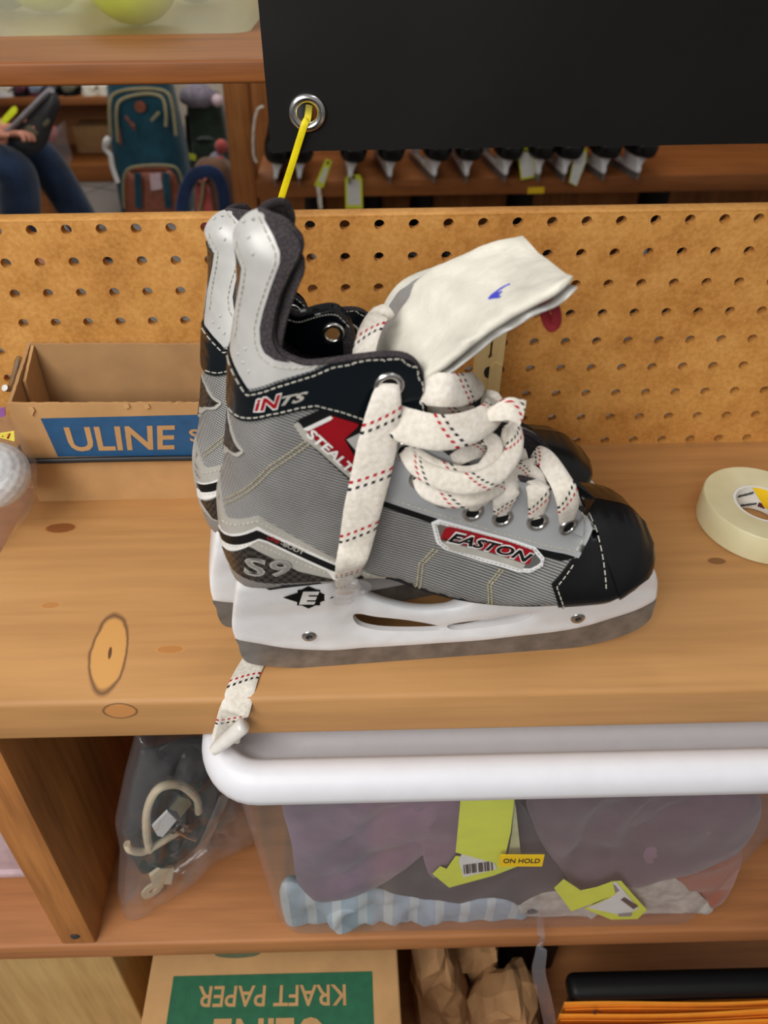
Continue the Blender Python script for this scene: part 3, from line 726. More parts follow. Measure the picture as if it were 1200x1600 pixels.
def build_skate():
    root = thing('hockey_skate', 'grey and black hockey skate in front, fully laced, long lace end hanging down its side', 'skate', local=True, group='pair of hockey skates')
    both = (1, -1)
    P = lambda name, mb, mat, par=root, sm=40, **k: link(name, mb, mat, par, sm, local=True, **k)
    boot = P('boot', shell(MB()), M['textile'], sm=70)
    # liner: inner wall and the padded rim along the opening
    ln = shell(MB(), 3.2)
    P('liner', ln, M['liner'], sm=70)
    edge = np.vstack([E4, E5[1:]]); rim = MB()
    for sd in both:
        v = Vb(edge, True); fb = far_bend(edge) if sd < 0 else np.zeros(len(edge)); pts = [((p[0] - f_) / 1000, -sd * max(a - 2.6, .2) / 1000, p[1] / 1000) for p, a, f_ in zip(edge, v, fb)]; ok_ = [sd > 0 or p[0] < 50 or p[1] < 200 for p in edge]; run = []
        for q, k in zip(pts + [None], ok_ + [False]):
            if k: run.append(q)
            else:
                if len(run) > 2: rim.tube(run, .0018, 8)
                run = []
    P('padded_rim', rim, M['liner'])
    # padding inside the tendon guard, thicker than the wall
    pad = MB()
    gl = [at_v(*p) for p in ((425, 352, 0), (446, 370, 0), (456, 392, 0), (442, 432, 0), (428, 475, 0), (421, 515, 0), (425, 545, 0))]
    g = resample(catmull(gl, 5), n=22)
    def padf(s, t):
        i = s * 21; k = min(int(i), 20); c = g[k] + (g[k + 1] - g[k]) * (i - k); a = (t - .5) * PI
        b = max(Vb(c, True)[0] - 2.2, 2) * min(1, .35 + 2.2 * min(s, 1 - s + .35))
        return ((c[0] + 5.0 - 7.0 * (math.cos(a))) / 1000, math.sin(a) * b / 1000, c[1] / 1000)
    pad.slab(padf, 22, 15, .0028); P('guard_padding', pad, M['liner'], sm=60)
    # panels
    gp = P_of([(405, 314), (382, 322), (364, 360), (368, 384), (380, 419), (377, 443), (369, 487), (363, 533), (362, 548), (390, 607), (432, 594), (490, 577), (513, 562), (480, 563), (450, 566), (430, 562), (414, 551), (408, 536), (407, 512), (412, 487), (424, 448), (437, 411), (438, 394), (428, 368), (415, 343), (410, 318)])
    P('tendon_guard', patch(MB(), gp, .9, both, th=1.6), M['silver'], sm=60)
    P('padded_edge', patch(MB(), P_of([(409, 318), (436, 320), (452, 336), (466, 358), (474, 381), (469, 400), (454, 432), (439, 470), (430, 505), (428, 533), (436, 553), (452, 566), (432, 564), (412, 552), (405, 536), (404, 512), (410, 487), (422, 448), (434, 411), (435, 394), (425, 368), (412, 343)]), .6, both), M['liner'], sm=60)
    P('guard_insert', patch(MB(), P_of([(360, 388), (379, 421), (375, 443), (367, 487), (361, 545), (352, 545), (362, 460)]), .7, both), M['carbon'])
    cbl = P_of([(352, 548), (361, 549), (390, 611), (432, 598), (490, 580), (516, 567), (575, 556), (625, 552), (655, 568), (668, 600), (670, 662), (625, 670), (577, 663), (533, 647), (493, 637), (467, 640), (423, 650), (378, 655), (362, 642), (352, 610)])
    band = P('collar_band', patch(MB(), cbl, 1.5, both, th=2.2), M['navy'], sm=60)
    def seam(line, off, mat='thread', nm='stitching', **k): return P(nm, stitch(MB(), P_of(line), off, (1,), **k), M[mat])
    seam([(361, 556), (389, 616), (432, 603), (490, 585), (520, 572), (575, 562), (625, 560), (648, 573), (658, 600), (661, 650)], 1.8)
    seam([(363, 637), (380, 650), (423, 645), (467, 635), (493, 631), (533, 641), (577, 656)], 1.8)
    guard = bpy.data.objects[[o.name for o in root.children if o.name.startswith('tendon_guard')][0]]
    seam([(404, 342), (411, 352), (422, 375), (430, 393), (430, 408), (416, 448), (404, 487), (399, 512), (400, 537), (407, 556), (425, 570), (455, 575), (500, 571)], 1.2, nm='guard_stitching')
    seam([(371, 376), (386, 420), (383, 445), (375, 487), (369, 535)], 1.2, nm='guard_stitching')
    for q in ((383, 348), (391, 372), (397, 396), (375, 553), (383, 566), (391, 580), (386, 545)):   # embossed dots of the guard
        c = S([uw(*q)], .9)[0]; P('guard_stud', MB().sphere(c, .0009, 8, 6, (1, .5, 1)), M['silver'], guard)
    es = P_of([(575, 668), (590, 740), (598, 780), (673, 805), (780, 838), (879, 864), (902, 872), (925, 826), (912, 795), (907, 764), (880, 745), (820, 738), (740, 718), (700, 695), (680, 680), (670, 655), (640, 650)])
    P('eyestay_edging', patch(MB(), P_of([(575, 668), (588, 742), (594, 789), (673, 816), (780, 849), (876, 876), (896, 872), (900, 860), (780, 825), (673, 790), (610, 765), (600, 680)]), .7, both), M['black'])
    P('eyestay', patch(MB(), es, 1.3, both, th=2.0), M['greyleather'], sm=60)
    seam([(601, 773), (673, 797), (780, 830), (879, 856), (896, 862), (917, 826), (906, 795)], 1.7)
    tc = P_of([(903, 764), (918, 795), (930, 825), (940, 860), (948, 930), (1000, 915), (1035, 890), (1036, 820), (1005, 772), (930, 745)])
    P('toe_panel', patch(MB(), P_of([(900, 872), (922, 829), (934, 828), (944, 862), (951, 935), (905, 945), (865, 947), (861, 912), (892, 874)]), 1.0, both, th=1.6), M['toe'], sm=60)
    P('toe_cap', patch(MB(), tc, 2.0, both, th=2.6), M['toe'], sm=60)
    seam([(920, 800), (929, 827), (938, 862), (944, 905), (945, 922)], 1.9)
    seam([(893, 882), (868, 915), (872, 938)], 1.7)
    # heel counter trims
    P('heel_trim', patch(MB(), P_of([(330, 735), (344, 740), (348, 785), (354, 806), (403, 806), (423, 816), (467, 842), (533, 876), (604, 899), (560, 905), (500, 907), (430, 909), (395, 903), (365, 890), (335, 830)]), .8, both), M['trim'])
    P('heel_line', patch(MB(), P_of([(344, 821), (404, 821), (422, 831), (535, 881), (590, 901), (555, 902), (512, 890), (418, 846), (404, 842), (346, 845)]), 1.2, both), M['white'])
    P('heel_stripe', patch(MB(), P_of([(346, 826), (403, 825), (420, 834), (532, 884), (570, 899), (555, 900), (518, 888), (418, 842), (405, 838), (349, 840)]), 1.5, both), M['black'])
    P('heel_panel', patch(MB(), P_of([(350, 854), (390, 851), (467, 891), (527, 904), (430, 909), (395, 904), (366, 888)]), 1.3, both), M['carbon'])
    seam([(350, 812), (402, 812), (424, 823), (467, 849), (533, 882), (580, 897)], 1.0, gap=2.6, ln=1.6)
    seam([(354, 848), (398, 845), (467, 877), (535, 900)], 1.0, gap=2.6, ln=1.6)
    for a in (((350, 779), (420, 728), (480, 687)), ((352, 787), (424, 734), (484, 693)), ((626, 905), (655, 880), (681, 853)), ((632, 907), (661, 881), (686, 857)), ((737, 934), (762, 912), (782, 888)), ((743, 935), (767, 913), (787, 890))):
        seam(a, .3, 'thread_dk', 'seam_stitching', gap=2.8, ln=2.0, r=.35)
    star = [(354, 636), (362, 668), (371, 692), (384, 705), (374, 713), (360, 706), (346, 708), (340, 693), (350, 668)]
    sp = P_of(star); se = P('star_badge', patch(MB(), sp, .9, both), M['trim'])
    P('star_inlay', patch(MB(), shrink(resample(np.array(sp), 2.0, closed=True), 1.3), 1.2, both), M['carbon'], se)
    # stealth emblem
    e1 = P_of([(460, 660), (470, 653), (500, 640), (520, 643), (582, 661), (578, 720), (566, 752), (556, 758), (505, 712), (478, 688)])
    em = P('side_emblem', patch(MB(), e1, 1.0, (1,)), M['black'])
    P('emblem_edge', patch(MB(), P_of([(459, 662), (466, 656), (474, 668), (500, 693), (553, 742), (556, 753), (548, 747), (497, 702), (472, 682)]), 1.25), M['trim'], em)
    P('emblem_field', patch(MB(), P_of([(475, 668), (519, 648), (562, 661), (537, 684), (561, 724), (557, 744)]), 1.5), M['red'], em)
    P('emblem_bar', patch(MB(), P_of([(474, 668), (516, 648), (521, 651), (480, 671)]), 1.8), M['white'], em)
    P('emblem_chevron', patch(MB(), P_of([(541, 685), (577, 668), (583, 690), (568, 718)]), 1.5), M['silver'], em)
    P('emblem_lettering', label_on(MB(), 'STEALTH', [(477, 677), (558, 749), (567, 738), (486, 664)], 2.1, bold=.03, shear=.2), M['white'], em, 0, fix=False)
    lt = P('collar_lettering', label_on(MB(), 'iN', [(401, 640), (435, 634), (439, 613), (403, 621)], 1.95, bold=.03, shear=.1), M['red'], band, 0, fix=False)
    P('lettering_outline', label_on(MB(), 'iN', [(399, 642), (437, 636), (441, 611), (401, 619)], 1.8, bold=.07, shear=.1), M['white'], band, 0, fix=False)
    P('lettering_silver', label_on(MB(), 'TS', [(437, 632), (478, 623), (482, 608), (440, 617)], 1.95, bold=.03, shear=.3), M['trim'], band, 0, fix=False)
    # side badge
    bo = P_of([(673, 815), (686, 809), (760, 830), (835, 853), (849, 870), (846, 883), (827, 893), (808, 892), (750, 875), (695, 857), (681, 846)])
    bd = P('side_badge', patch(MB(), bo, 1.6, (1,), th=2), M['white_pl'])
    bi = shrink(resample(np.array(bo), 2.0, closed=True), 2.2)
    P('badge_plate', patch(MB(), bi, 2.1), M['chrome'], bd)
    P('badge_field', patch(MB(), P_of([(693, 822), (700, 819), (833, 858), (824, 880), (815, 877), (686, 838)]), 2.4), M['red'], bd)
    P('badge_strip', patch(MB(), P_of([(689, 842), (820, 880), (812, 887), (702, 855)]), 2.3), M['trim'], bd)  # grey strip along the lower edge of the red field
    P('badge_lettering_outline', label_on(MB(), 'EASTON', [(694, 843), (822, 879), (833, 862), (704, 824)], 2.6, bold=.07, shear=.2), M['white'], bd, 0, fix=False)
    P('badge_lettering', label_on(MB(), 'EASTON', [(696, 841), (821, 877), (831, 863), (705, 827)], 2.8, bold=.035, shear=.2), M['black'], bd, 0, fix=False)
    bs = MB(); stitch(bs, resample(shrink(resample(np.array(bo), 2.0, closed=True), 1.1), 1.0), 2.2, (1,), 2.6, 1.7, .3); P('badge_stitching', bs, M['thread'], bd)
    P('stripe_lettering_red', label_on(MB(), 'UNI', [(417, 838), (435, 846), (438, 840), (420, 832)], 1.75, bold=.02), M['red'], root, 0, fix=False)
    P('stripe_lettering', label_on(MB(), '-BODY', [(438, 847), (474, 863), (477, 857), (441, 841)], 1.75, bold=.02), M['trim'], root, 0, fix=False)
    P('heel_lettering_outline', label_on(MB(), 'S9', [(383, 893), (453, 897), (457, 873), (385, 865)], 1.6, bold=.03, spacing=1.12), M['trim'], root, 0, fix=False)
    P('heel_lettering', label_on(MB(), 'S9', [(385, 892), (451, 896), (455, 875), (387, 867)], 1.8, bold=-.012, spacing=1.12), M['grey_num'], root, 0, fix=False)
    # inside facing of the far collar flap, seen over the opening
    top_ = [at_v(*p) for p in ((664, 655, 25), (660, 605, 25), (652, 577, 25), (635, 561, 25), (605, 557, 25), (560, 563, 26), (520, 571, 27), (480, 576, 27), (448, 571, 27), (434, 560, 27))]
    low_ = [p - np.array([0, 17.0]) for p in top_[:2:-1]] 
    fc = np.array(catmull(top_[2:], 5) + catmull([p - np.array([0, 15.0 + 3 * k]) for k, p in enumerate(top_[:3:-1])], 5))
    fm = patch(MB(), resample(fc, 1.5, closed=True), -3.9, (-1,), th=-4.3); P('collar_facing', fm, M['navy'], sm=60)
    seam_l = resample(catmull([p - np.array([0, 3.0]) for p in top_[2:]], 5), 1.0); P('facing_stitching', stitch(MB(), seam_l, -4.3, (-1,), gap=3.0), M['thread'])
    pe = np.array([uw(607, 600)]) ; ce = S(pe, -4.6, -1)[0]; rr = .0058
    P('facing_eyelet', MB().lathe([(rr * .5, .0006), (rr * .6, -.0006), (rr * .8, -.0011), (rr, -.0006), (rr * 1.03, .0006)], ce, (0, 1, 0), 24), M['chrome'], sm=60)
    P('facing_hole', MB().lathe([(0, -.0002), (rr * .6, -.0002)], ce, (0, 1, 0), 16), M['peghole'], sm=60)
    # outsole
    os_ = MB(); su = resample(E2, 4.0)
    def of(s, t):
        i = s * (len(su) - 1); k = min(int(i), len(su) - 2); c = su[k] + (su[k + 1] - su[k]) * (i - k)
        b = max(2.0, bw(np.array([c + [0, 8]]))[0] * .86) * min(1, .12 + 5 * min(s, 1 - s) ** .7)
        return (c[0] / 1000, (t - .5) * 2 * b / 1000, (c[1] - .4 + 3.0 * (2 * t - 1) ** 4) / 1000)
    os_.slab(of, 60, 13, .0035); P('outsole', os_, M['rubber'], sm=60)
    # eyelets
    EY = [(607, 600), (633, 702), (656, 746), (694, 776), (737, 797), (783, 806), (838, 812), (885, 820)]
    for k, q in enumerate(EY):
        p = np.array([uw(*q)]); n = surfN(p)[0]; R = 6.6 if k == 0 else 5.6
        for sd in both:
            c = S(p, 1.9 if k == 0 else 1.6, sd)[0]; ax = (n[0], -sd * n[1], n[2]); r = R / 1000
            e = MB().lathe([(r * .58, -.0006), (r * .62, .0006), (r * .8, .0011), (r, .0006), (r * 1.03, -.0006)], c, ax, 24)
            eo = P('eyelet', e, M['chrome'], sm=60)
            P('eyelet_hole', MB().lathe([(0, .0001), (r * .6, .0001)], c, ax, 16), M['black'], eo)
    # ---- blade holder
    def HV(P_):
        P_ = np.atleast_2d(P_); wide = np.interp(P_[:, 1], [0, 30, 45, 62, 80, 96], [4.0, 4.6, 7, 10, 16, 20]); m = np.interp(P_[:, 0], [52, 72, 122, 150], [1, 0, 0, 1])
        return wide * m + (1 - m) * np.interp(P_[:, 1], [0, 40, 70], [3.2, 3.4, 4.2])
    hv1 = lambda p: float(HV(p)[0])
    hp = [(385, 878), (374, 893), (368, 930), (362, 975), (366, 998), (375, 1004), (440, 1015), (500, 1019), (560, 1016), (700, 1007), (800, 998), (900, 985), (980, 962), (1022, 943), (1029, 930), (1030, 912), (1021, 889), (1000, 893), (985, 905), (940, 922), (870, 934), (800, 936), (745, 934), (735, 945), (710, 953), (665, 956), (620, 950), (578, 936), (560, 922), (548, 898), (500, 896), (430, 896)]
    ho = resample(catmull([uw(x, y, 0, hv1) for x, y in hp], 5, True), 2.0, closed=True)
    sl1 = resample(catmull([uw(x, y, 0, hv1) for x, y in ((553, 964), (585, 967), (640, 973), (688, 982), (690, 988), (640, 990), (590, 988), (560, 980))], 4, True), 1.6, closed=True)
    sl2 = resample(catmull([uw(x, y, 0, hv1) for x, y in ((702, 980), (760, 972), (810, 964), (834, 964), (812, 976), (760, 984), (712, 988))], 4, True), 1.6, closed=True)
    V2, T, bl = fill(ho, 4.0, (sl1, sl2), rings=(.8, 2.2)); h = HV(V2)
    bd_ = np.minimum(dist_poly(V2, ho, True)[0], np.minimum(dist_poly(V2, sl1, True)[0], dist_poly(V2, sl2, True)[0]))
    h = h - 1.6 * (1 - np.minimum(bd_ / 2.2, 1)) ** 2
    n = len(V2); vs = [(p[0] / 1000, -a / 1000, p[1] / 1000) for p, a in zip(V2, h)] + [(p[0] / 1000, a / 1000, p[1] / 1000) for p, a in zip(V2, h)]
    fs = list(T) + [tuple(n + i for i in t[::-1]) for t in T]
    for b in bl:
        for i in range(len(b)): fs.append((b[i], b[(i + 1) % len(b)], n + b[(i + 1) % len(b)], n + b[i]))
    hm = MB(); hm.add(vs, fs); holder = P('blade_holder', hm, M['white_pl'], sm=50)
    def hplate(mb, poly, off):
        for i_, (x, y) in enumerate(poly): pass
        pts = [uw(x, y, 0, hv1) for x, y in poly]; mb.add([(p[0] / 1000, -(hv1(p) + off) / 1000, p[1] / 1000) for p in pts], [tuple(range(len(pts)))]); return mb
    lg = MB()
    hplate(lg, [(442, 933), (466, 925), (466, 941)], .6); hplate(lg, [(522, 933), (499, 925), (499, 941)], .6)
    hplate(lg, [(481, 915), (468, 922), (497, 922)], .6); hplate(lg, [(482, 951), (468, 944), (497, 944)], .6); hplate(lg, [(465, 921), (500, 921), (500, 946), (464, 946)], .55)
    emb = P('holder_emblem', lg, M['emblem'], holder, 0)
    V, F = text_mesh('E', bold=.06, shear=.12); q = [uw(x, y, 0, hv1) for x, y in ((467, 944), (495, 944), (499, 923), (469, 923))]
    PP = [(1 - x) * (1 - y) * q[0] + x * (1 - y) * q[1] + x * y * q[2] + (1 - x) * y * q[3] for x, y in V]
    em_ = MB(); em_.add([(p[0] / 1000, -(hv1(p) + .8) / 1000, p[1] / 1000) for p in PP], F); P('emblem_letter', em_, M['white'], holder, 0, fix=False)
    for q in ((483, 994), (903, 966)):
        p = uw(*q, 0, hv1); c = (p[0] / 1000, -(hv1(p) + .1) / 1000, p[1] / 1000)
        sc = P('screw', MB().lathe([(0, .0002), (.0018, .0002), (.0020, .0011), (.0036, .0012), (.0044, .0006), (.0046, -.001)], c, (0, -1, 0), 20), M['metal'], holder, 50)
        P('screw_socket', MB().lathe([(0, .0004), (.0018, .0004)], c, (0, -1, 0), 6), M['dark'], holder, 50)
    # ---- steel runner
    bp = [at_v(x, y, 1.5) for x, y in ((372, 996), (373, 1008), (377, 1024), (391, 1037), (440, 1042.5), (490, 1043.5), (600, 1038.5), (750, 1026.5), (860, 1016), (920, 1008), (980, 991), (1012, 972), (1022, 950), (1022, 935), (980, 955), (900, 975), (800, 988), (700, 997), (560, 1006), (440, 1004))]
    bq = resample(catmull(bp, 4, True), 3.0, closed=True); bq[:, 1] = np.maximum(bq[:, 1], .15)
    bl_ = MB().prism([(p[0] / 1000, -.0015, p[1] / 1000) for p in bq], (0, .003, 0)); P('steel_runner', bl_, M['blade'], sm=30)
    return root

def lp(px, py, off):
    """a lace point: off millimetres outside the boot's side as seen at a pixel"""
    p = uw(px, py, off); v = Vb(p, True)[0] + off; return Vector((p[0] / 1000, -v / 1000, p[1] / 1000))
def lace(root, pts, w, name='lace', nrm=(.05, -1, .55), th=.0017, v0=None, absolute=False, **k):
    if absolute: P3 = [Vector((*(lambda q, v: (q[0] / 1000, -v / 1000, q[1] / 1000))(at_v(x, y, v), v),)) for x, y, v in pts]
    else: P3 = [lp(*p) for p in pts]
    P3 = catmull(P3, 8); N = len(P3)
    W = np.interp(np.linspace(0, 1, N), np.linspace(0, 1, len(w)), w) / 1000 if hasattr(w, '__len__') else w / 1000
    return link(name, MB().ribbon(P3, nrm, list(W) if hasattr(W, '__len__') else W, th, random.random() if v0 is None else v0), M['lace'], root, 50, local=True, **k)

def build_tongue(root, far, near, th=7.0, hollow=4.5, mark=True):
    A = catmull([Vector((*((lambda q: (q[0] / 1000, -v / 1000, q[1] / 1000))(at_v(x, y, v))),)) for x, y, v in far], 8)
    B = catmull([Vector((*((lambda q: (q[0] / 1000, -v / 1000, q[1] / 1000))(at_v(x, y, v))),)) for x, y, v in near], 8)
    A = [Vector(p) for p in resample(A, n=34)]; B = [Vector(p) for p in resample(B, n=34)]
    def loft(th0, th1, grow, shift):
        """closed padded sheet from edge A to edge B; th0 above / th1 below the middle sheet"""
        mb = MB(); K = 32; vs = []
        for i in range(34):
            c = (A[i] + B[i]) / 2; h = (B[i] - A[i]) / 2 * (1 + grow); al = (A[min(i + 1, 33)] + B[min(i + 1, 33)] - A[max(i - 1, 0)] - B[max(i - 1, 0)]).normalized()
            n = h.cross(al).normalized()
            e = min(1, math.sqrt(max(0, 1 - max(0, (i - 28) / 5.4) ** 2)))
            for k in range(K):
                a = 2 * PI * k / K; x = math.copysign(abs(math.cos(a)) ** .55, math.cos(a)); y = math.copysign(abs(math.sin(a)) ** .7, math.sin(a))
                dent = -hollow * (1 - x * x) * min(1, i / 10.0)
                wob = 1.8 * (noise.noise(Vector((i * .35, x * 2.2, shift))) )
                vs.append(c + h * x * (.80 + .20 * e) + n * ((dent + shift + wob * (1 if y > 0 else .3) + (th0 if y > 0 else th1) * y * max(e, .25)) / 1000))
        fs = [(i * K + k, i * K + (k + 1) % K, (i + 1) * K + (k + 1) % K, (i + 1) * K + k) for i in range(33) for k in range(K)]
        fs += [tuple(range(K))[::-1], tuple(33 * K + k for k in range(K))]
        mb.add(vs, fs); return mb
    felt = loft(th * .6, th * .5, 0, 0)
    fo = link('tongue_lining', felt, M['felt'], root, 60, local=True)
    face = link('tongue_face', loft(1.2, 1.6, .03, -th * .5 - 1.2), M['silver'], root, 60, local=True)
    return fo, face, A, B, felt
skate = build_skate()
skate.matrix_world = NEAR
far_skate = copy_tree(skate)
FAR = skate_matrix((-0.0805, -0.196, 0.0), math.radians(12.5), math.radians(9.0)) @ Matrix.Diagonal((1.06, .94, .925, 1))
far_skate.matrix_world = FAR
far_skate['label'] = 'grey and black hockey skate behind the front one, tilted back towards the pegboard'
# ---- tongue of the front skate
fo, face, TA, TB, felt = build_tongue(skate, [(592, 605, -20), (588, 552, -24), (613, 508, -27), (641, 466, -30), (655, 437, -31), (690, 415, -33), (757, 387, -34), (812, 366, -34)],
                                [(664, 612, 22), (676, 588, 25), (700, 568, 27), (735, 540, 28), (768, 515, 29), (820, 482, 31), (864, 460, 32), (902, 438, 33)])
bv = BVHTree.FromPolygons([Vector(v) for v in felt.v], felt.f)
def on_felt(px, py):
    h = bv.ray_cast(Vector(CAML), Vector(lray(px, py)).normalized()); return h[0]
ink = MB()
for a in (((797, 444), (783, 451), (768, 462), (764, 467)), ((764, 467), (780, 461), (778, 458), (768, 466), (782, 464)), ((770, 462), (784, 456), (775, 465))):
    pts = [on_felt(*p) for p in a]; pts = [p for p in pts if p]
    if len(pts) > 1: ink.tube(pts, .0006, 5)
if ink.v: link('ink_mark', ink, M['ink'], fo, 40, local=True)
# red pull loop under the tongue tip
def sv(px, py, v):
    q = at_v(px, py, v); return Vector((q[0] / 1000, -v / 1000, q[1] / 1000))
loop = catmull([sv(854, 456, 24), sv(849, 474, 24), sv(853, 495, 25), sv(861, 510, 26), sv(869, 505, 26), sv(869, 488, 25), sv(862, 470, 24), sv(860, 456, 24)], 6)
link('pull_loop', MB().ribbon(loop, (.25, -1, .5), .0048, .0016), M['redcloth'], face, 50, local=True)
# ---- laces of the front skate
lace(skate, [(609, 598, 1), (604, 622, 5), (598, 655, 7), (589, 700, 8), (578, 750, 8), (566, 800, 8), (556, 850, 8), (546, 890, 8), (539, 930, 6)], [9, 13, 16, 18, 18, 17.5, 16, 14, 10], v0=.005, label='long lace end hanging over the side of the boot')
ag = MB(); ag.ribbon(catmull([lp(551, 900, 9), lp(545, 922, 9), (lp(534, 943, 7))], 6), (.05, -1, .4), [.004 + .008 * min(1, k / 5) for k in range(13)], .0024)
ag.sphere(lp(560, 918, 9), .0065, 12, 8, (1, .35, .8)); link('lace_tip', ag, M['film'], skate, 50, local=True)
lace(skate, [(646, 607, -4), (690, 609, 4), (722, 609, 0), (744, 602, -12), (742, 590, -26)], [14, 15, 15, 13, 9])
lace(skate, [(655, 636, -9), (680, 648, -7), (705, 652, -8), (740, 648, -16)], 9)
lace(skate, [(596, 646, 2), (640, 667, 9), (690, 676, 12), (735, 668, 8), (768, 648, -2), (772, 628, -14), (755, 622, -24)], [13, 16, 16, 15, 13, 10, 8])
lace(skate, [(633, 703, 2), (652, 728, 7), (688, 748, 11), (735, 756, 13), (775, 742, 9), (800, 712, 2), (806, 680, -6), (797, 662, -12)], [7, 9, 10, 10, 10, 9, 8, 7])
lace(skate, [(633, 700, 1), (655, 718, 5), (690, 736, 8), (732, 743, 8), (768, 728, 4), (790, 700, -3), (796, 672, -10)], [7, 9, 9, 9, 8, 8, 7])
lace(skate, [(655, 746, 2), (668, 765, 7), (702, 777, 10), (742, 774, 10), (778, 760, 5), (806, 742, -5)], [7, 9, 10, 10, 9, 8])
lace(skate, [(700, 727, -2), (722, 713, 2), (748, 704, -3), (764, 702, -8)], 7.5)
lace(skate, [(757, 684, -6), (772, 692, -3), (773, 708, 0), (760, 728, 4), (744, 748, 9)], 7.5)
lace(skate, [(737, 796, 1), (746, 783, 5), (762, 766, 6), (785, 750, 0)], [7, 10, 11, 9])
lace(skate, [(784, 804, 1), (789, 782, 5), (797, 758, 3), (812, 740, -5), (836, 728, -15)], [8, 12, 12, 10, 9])
lace(skate, [(838, 809, 1), (842, 785, 4), (841, 762, 2), (834, 745, -6), (818, 733, -14)], [8, 11, 12, 10, 9])
lace(skate, [(886, 816, 1), (889, 792, 4), (883, 765, 3), (868, 738, -6), (852, 716, -14), (836, 706, -22)], [8, 12, 12, 11, 10, 8])
lace(skate, [(757, 650, -4), (776, 646, 0), (796, 640, 1), (813, 646, 1)], [6, 8, 12, 14], nrm=(.1, -.8, .8), th=.006, label='frayed lace knot sticking out over the toe side')
lace(skate, [(806, 742, -8), (810, 720, -14), (822, 712, -18)], [8, 9, 8])
lace(skate, [(605, 500, -16), (592, 492, -13), (578, 515, -6), (569, 545, 2), (566, 570, 8)], [9, 11, 12, 12, 11], absolute=True, nrm=(-.5, -.6, .6))
# tongue body seen between the eyestays
tb = MB()
def tbf(s, t):
    pts = [np.array(at_v(*p)) for p in ((905, 762, 0), (850, 735, 0), (770, 700, 0), (715, 655, 0), (690, 610, 0))]
    i = s * 4; k = min(int(i), 3); c = pts[k] + (pts[k + 1] - pts[k]) * (i - k); a = (t - .5) * 2
    return (c[0] / 1000 - .004 * a * a, a * (.024 - .004 * s), (c[1] - 4 - 9 * a * a) / 1000)
tb.slab(tbf, 24, 12, .003)
link('tongue_body', tb, M['greyleather'], skate, 60, local=True)
# ---- tongue of the rear skate: stands up straighter
f2, face2, FA, FB, _f = build_tongue(far_skate, [(650, 600, -24), (672, 572, -26), (716, 500, -30), (760, 470, -32), (850, 450, -32)],
             [(720, 650, 22), (720, 610, 24), (745, 570, 28), (790, 540, 30), (870, 505, 30)], hollow=2)
f2.data.materials[0] = M['greyleather']  # shadow inside this tongue is painted in: grey lining replaces the white felt
link('tongue_rim', MB().tube(FA[6:] + [FA[-1] * .7 + FB[-1] * .3, FA[-1] * .4 + FB[-1] * .6, FB[-1]] , .0052, 12), M['felt'], far_skate, 60, local=True, label='white padded rim of the tongue')
# ================================================================== things on the shelf
# ---- cardboard box
bx = thing('cardboard_box', 'open brown cardboard box with a blue printed band on the left of the shelf', 'box', (-0.18, -0.033, 0))
BX0, BX1, BY0, BY1, BH = -0.2508, -0.106, -0.0612, -0.0035, 0.0955
def jag(a, b, h0, h1, n=40, amp=.0011):
    return [(a + (b - a) * i / n, h0 + (h1 - h0) * i / n + amp * (noise.noise(Vector((i * .9, h0 * 50, 3))) + .5 * noise.noise(Vector((i * 2.7, 1, h0 * 90))))) for i in range(n + 1)]
t_ = .0026
top = jag(BX0, BX1, .0965, .0935)
link('front_wall', MB().prism([(BX0, BY0, 0), (BX1, BY0, 0)] + [(x, BY0, z) for x, z in top[::-1]], (0, t_, 0)), M['card'], bx)
top = jag(BX0 + t_, BX1, .116, .113)
link('back_wall', MB().prism([(BX0 + t_, BY1, 0), (BX1, BY1, 0)] + [(x, BY1, z) for x, z in top[::-1]], (0, -t_, 0)), M['card_in'], bx)
for nm, x, dx in (('side_wall', BX0, t_), ('side_wall', BX1, -t_)):
    top = jag(BY0 + t_, BY1, .0965, .1165, 20)
    link(nm, MB().prism([(x, BY0 + t_, 0), (x, BY1, 0)] + [(x, y, z) for y, z in top[::-1]], (dx, 0, 0)), M['card_in'], bx)
top = jag(BY0 + .026, BY1 - .003, .100, .115, 12)
link('inner_flap', MB().prism([(BX0 + t_ + .0006, BY0 + .026, .004), (BX0 + t_ + .0006, BY1 - .003, .004)] + [(BX0 + t_ + .0006, y, z) for y, z in top[::-1]], (.0024, 0, 0)), M['card'], bx)
link('bottom', MB().box((BX0 + .003, BY0 + .003, .0006), (BX1 - .003, BY1 - .003, .003)), M['card_in'], bx)
yF = BY0 - .0003
band = MB(); band.add([(-.2290, yF, .0830), (-.1068, yF, .0838), (-.1068, yF, .0448), (-.2245, yF, .0462)], [(0, 3, 2, 1)])
bo_ = link('printed_band', band, M['blue_print'], bx, 0, fix=False)
lt = MB()
text_on(lt, 'ULINE', [(-.2130, yF - .0003, .0512), (-.1330, yF - .0003, .0512), (-.1290, yF - .0003, .0745), (-.2137, yF - .0003, .0745)], bold=.02)
text_on(lt, 'S', [(-.1195, yF - .0003, .0585), (-.1115, yF - .0003, .0585), (-.1115, yF - .0003, .0705), (-.1195, yF - .0003, .0705)], bold=.02)
link('printed_lettering', lt, M['card'], bo_, 0, fix=False)
for (x, z, r) in ((-.236, .090, 0), (-.165, .0915, 1), (-.150, .091, 2)):
    link('torn_paper', MB().prism([(x, BY0 - .0002, z + .004), (x + .004, BY0 - .0002, z + .0035), (x + .005, BY0 - .0008, z + .001), (x + .0015, BY0 - .0012, z - .0005 - .004 * (r == 0))], (0, -.0006, 0)), M['card'], bx)
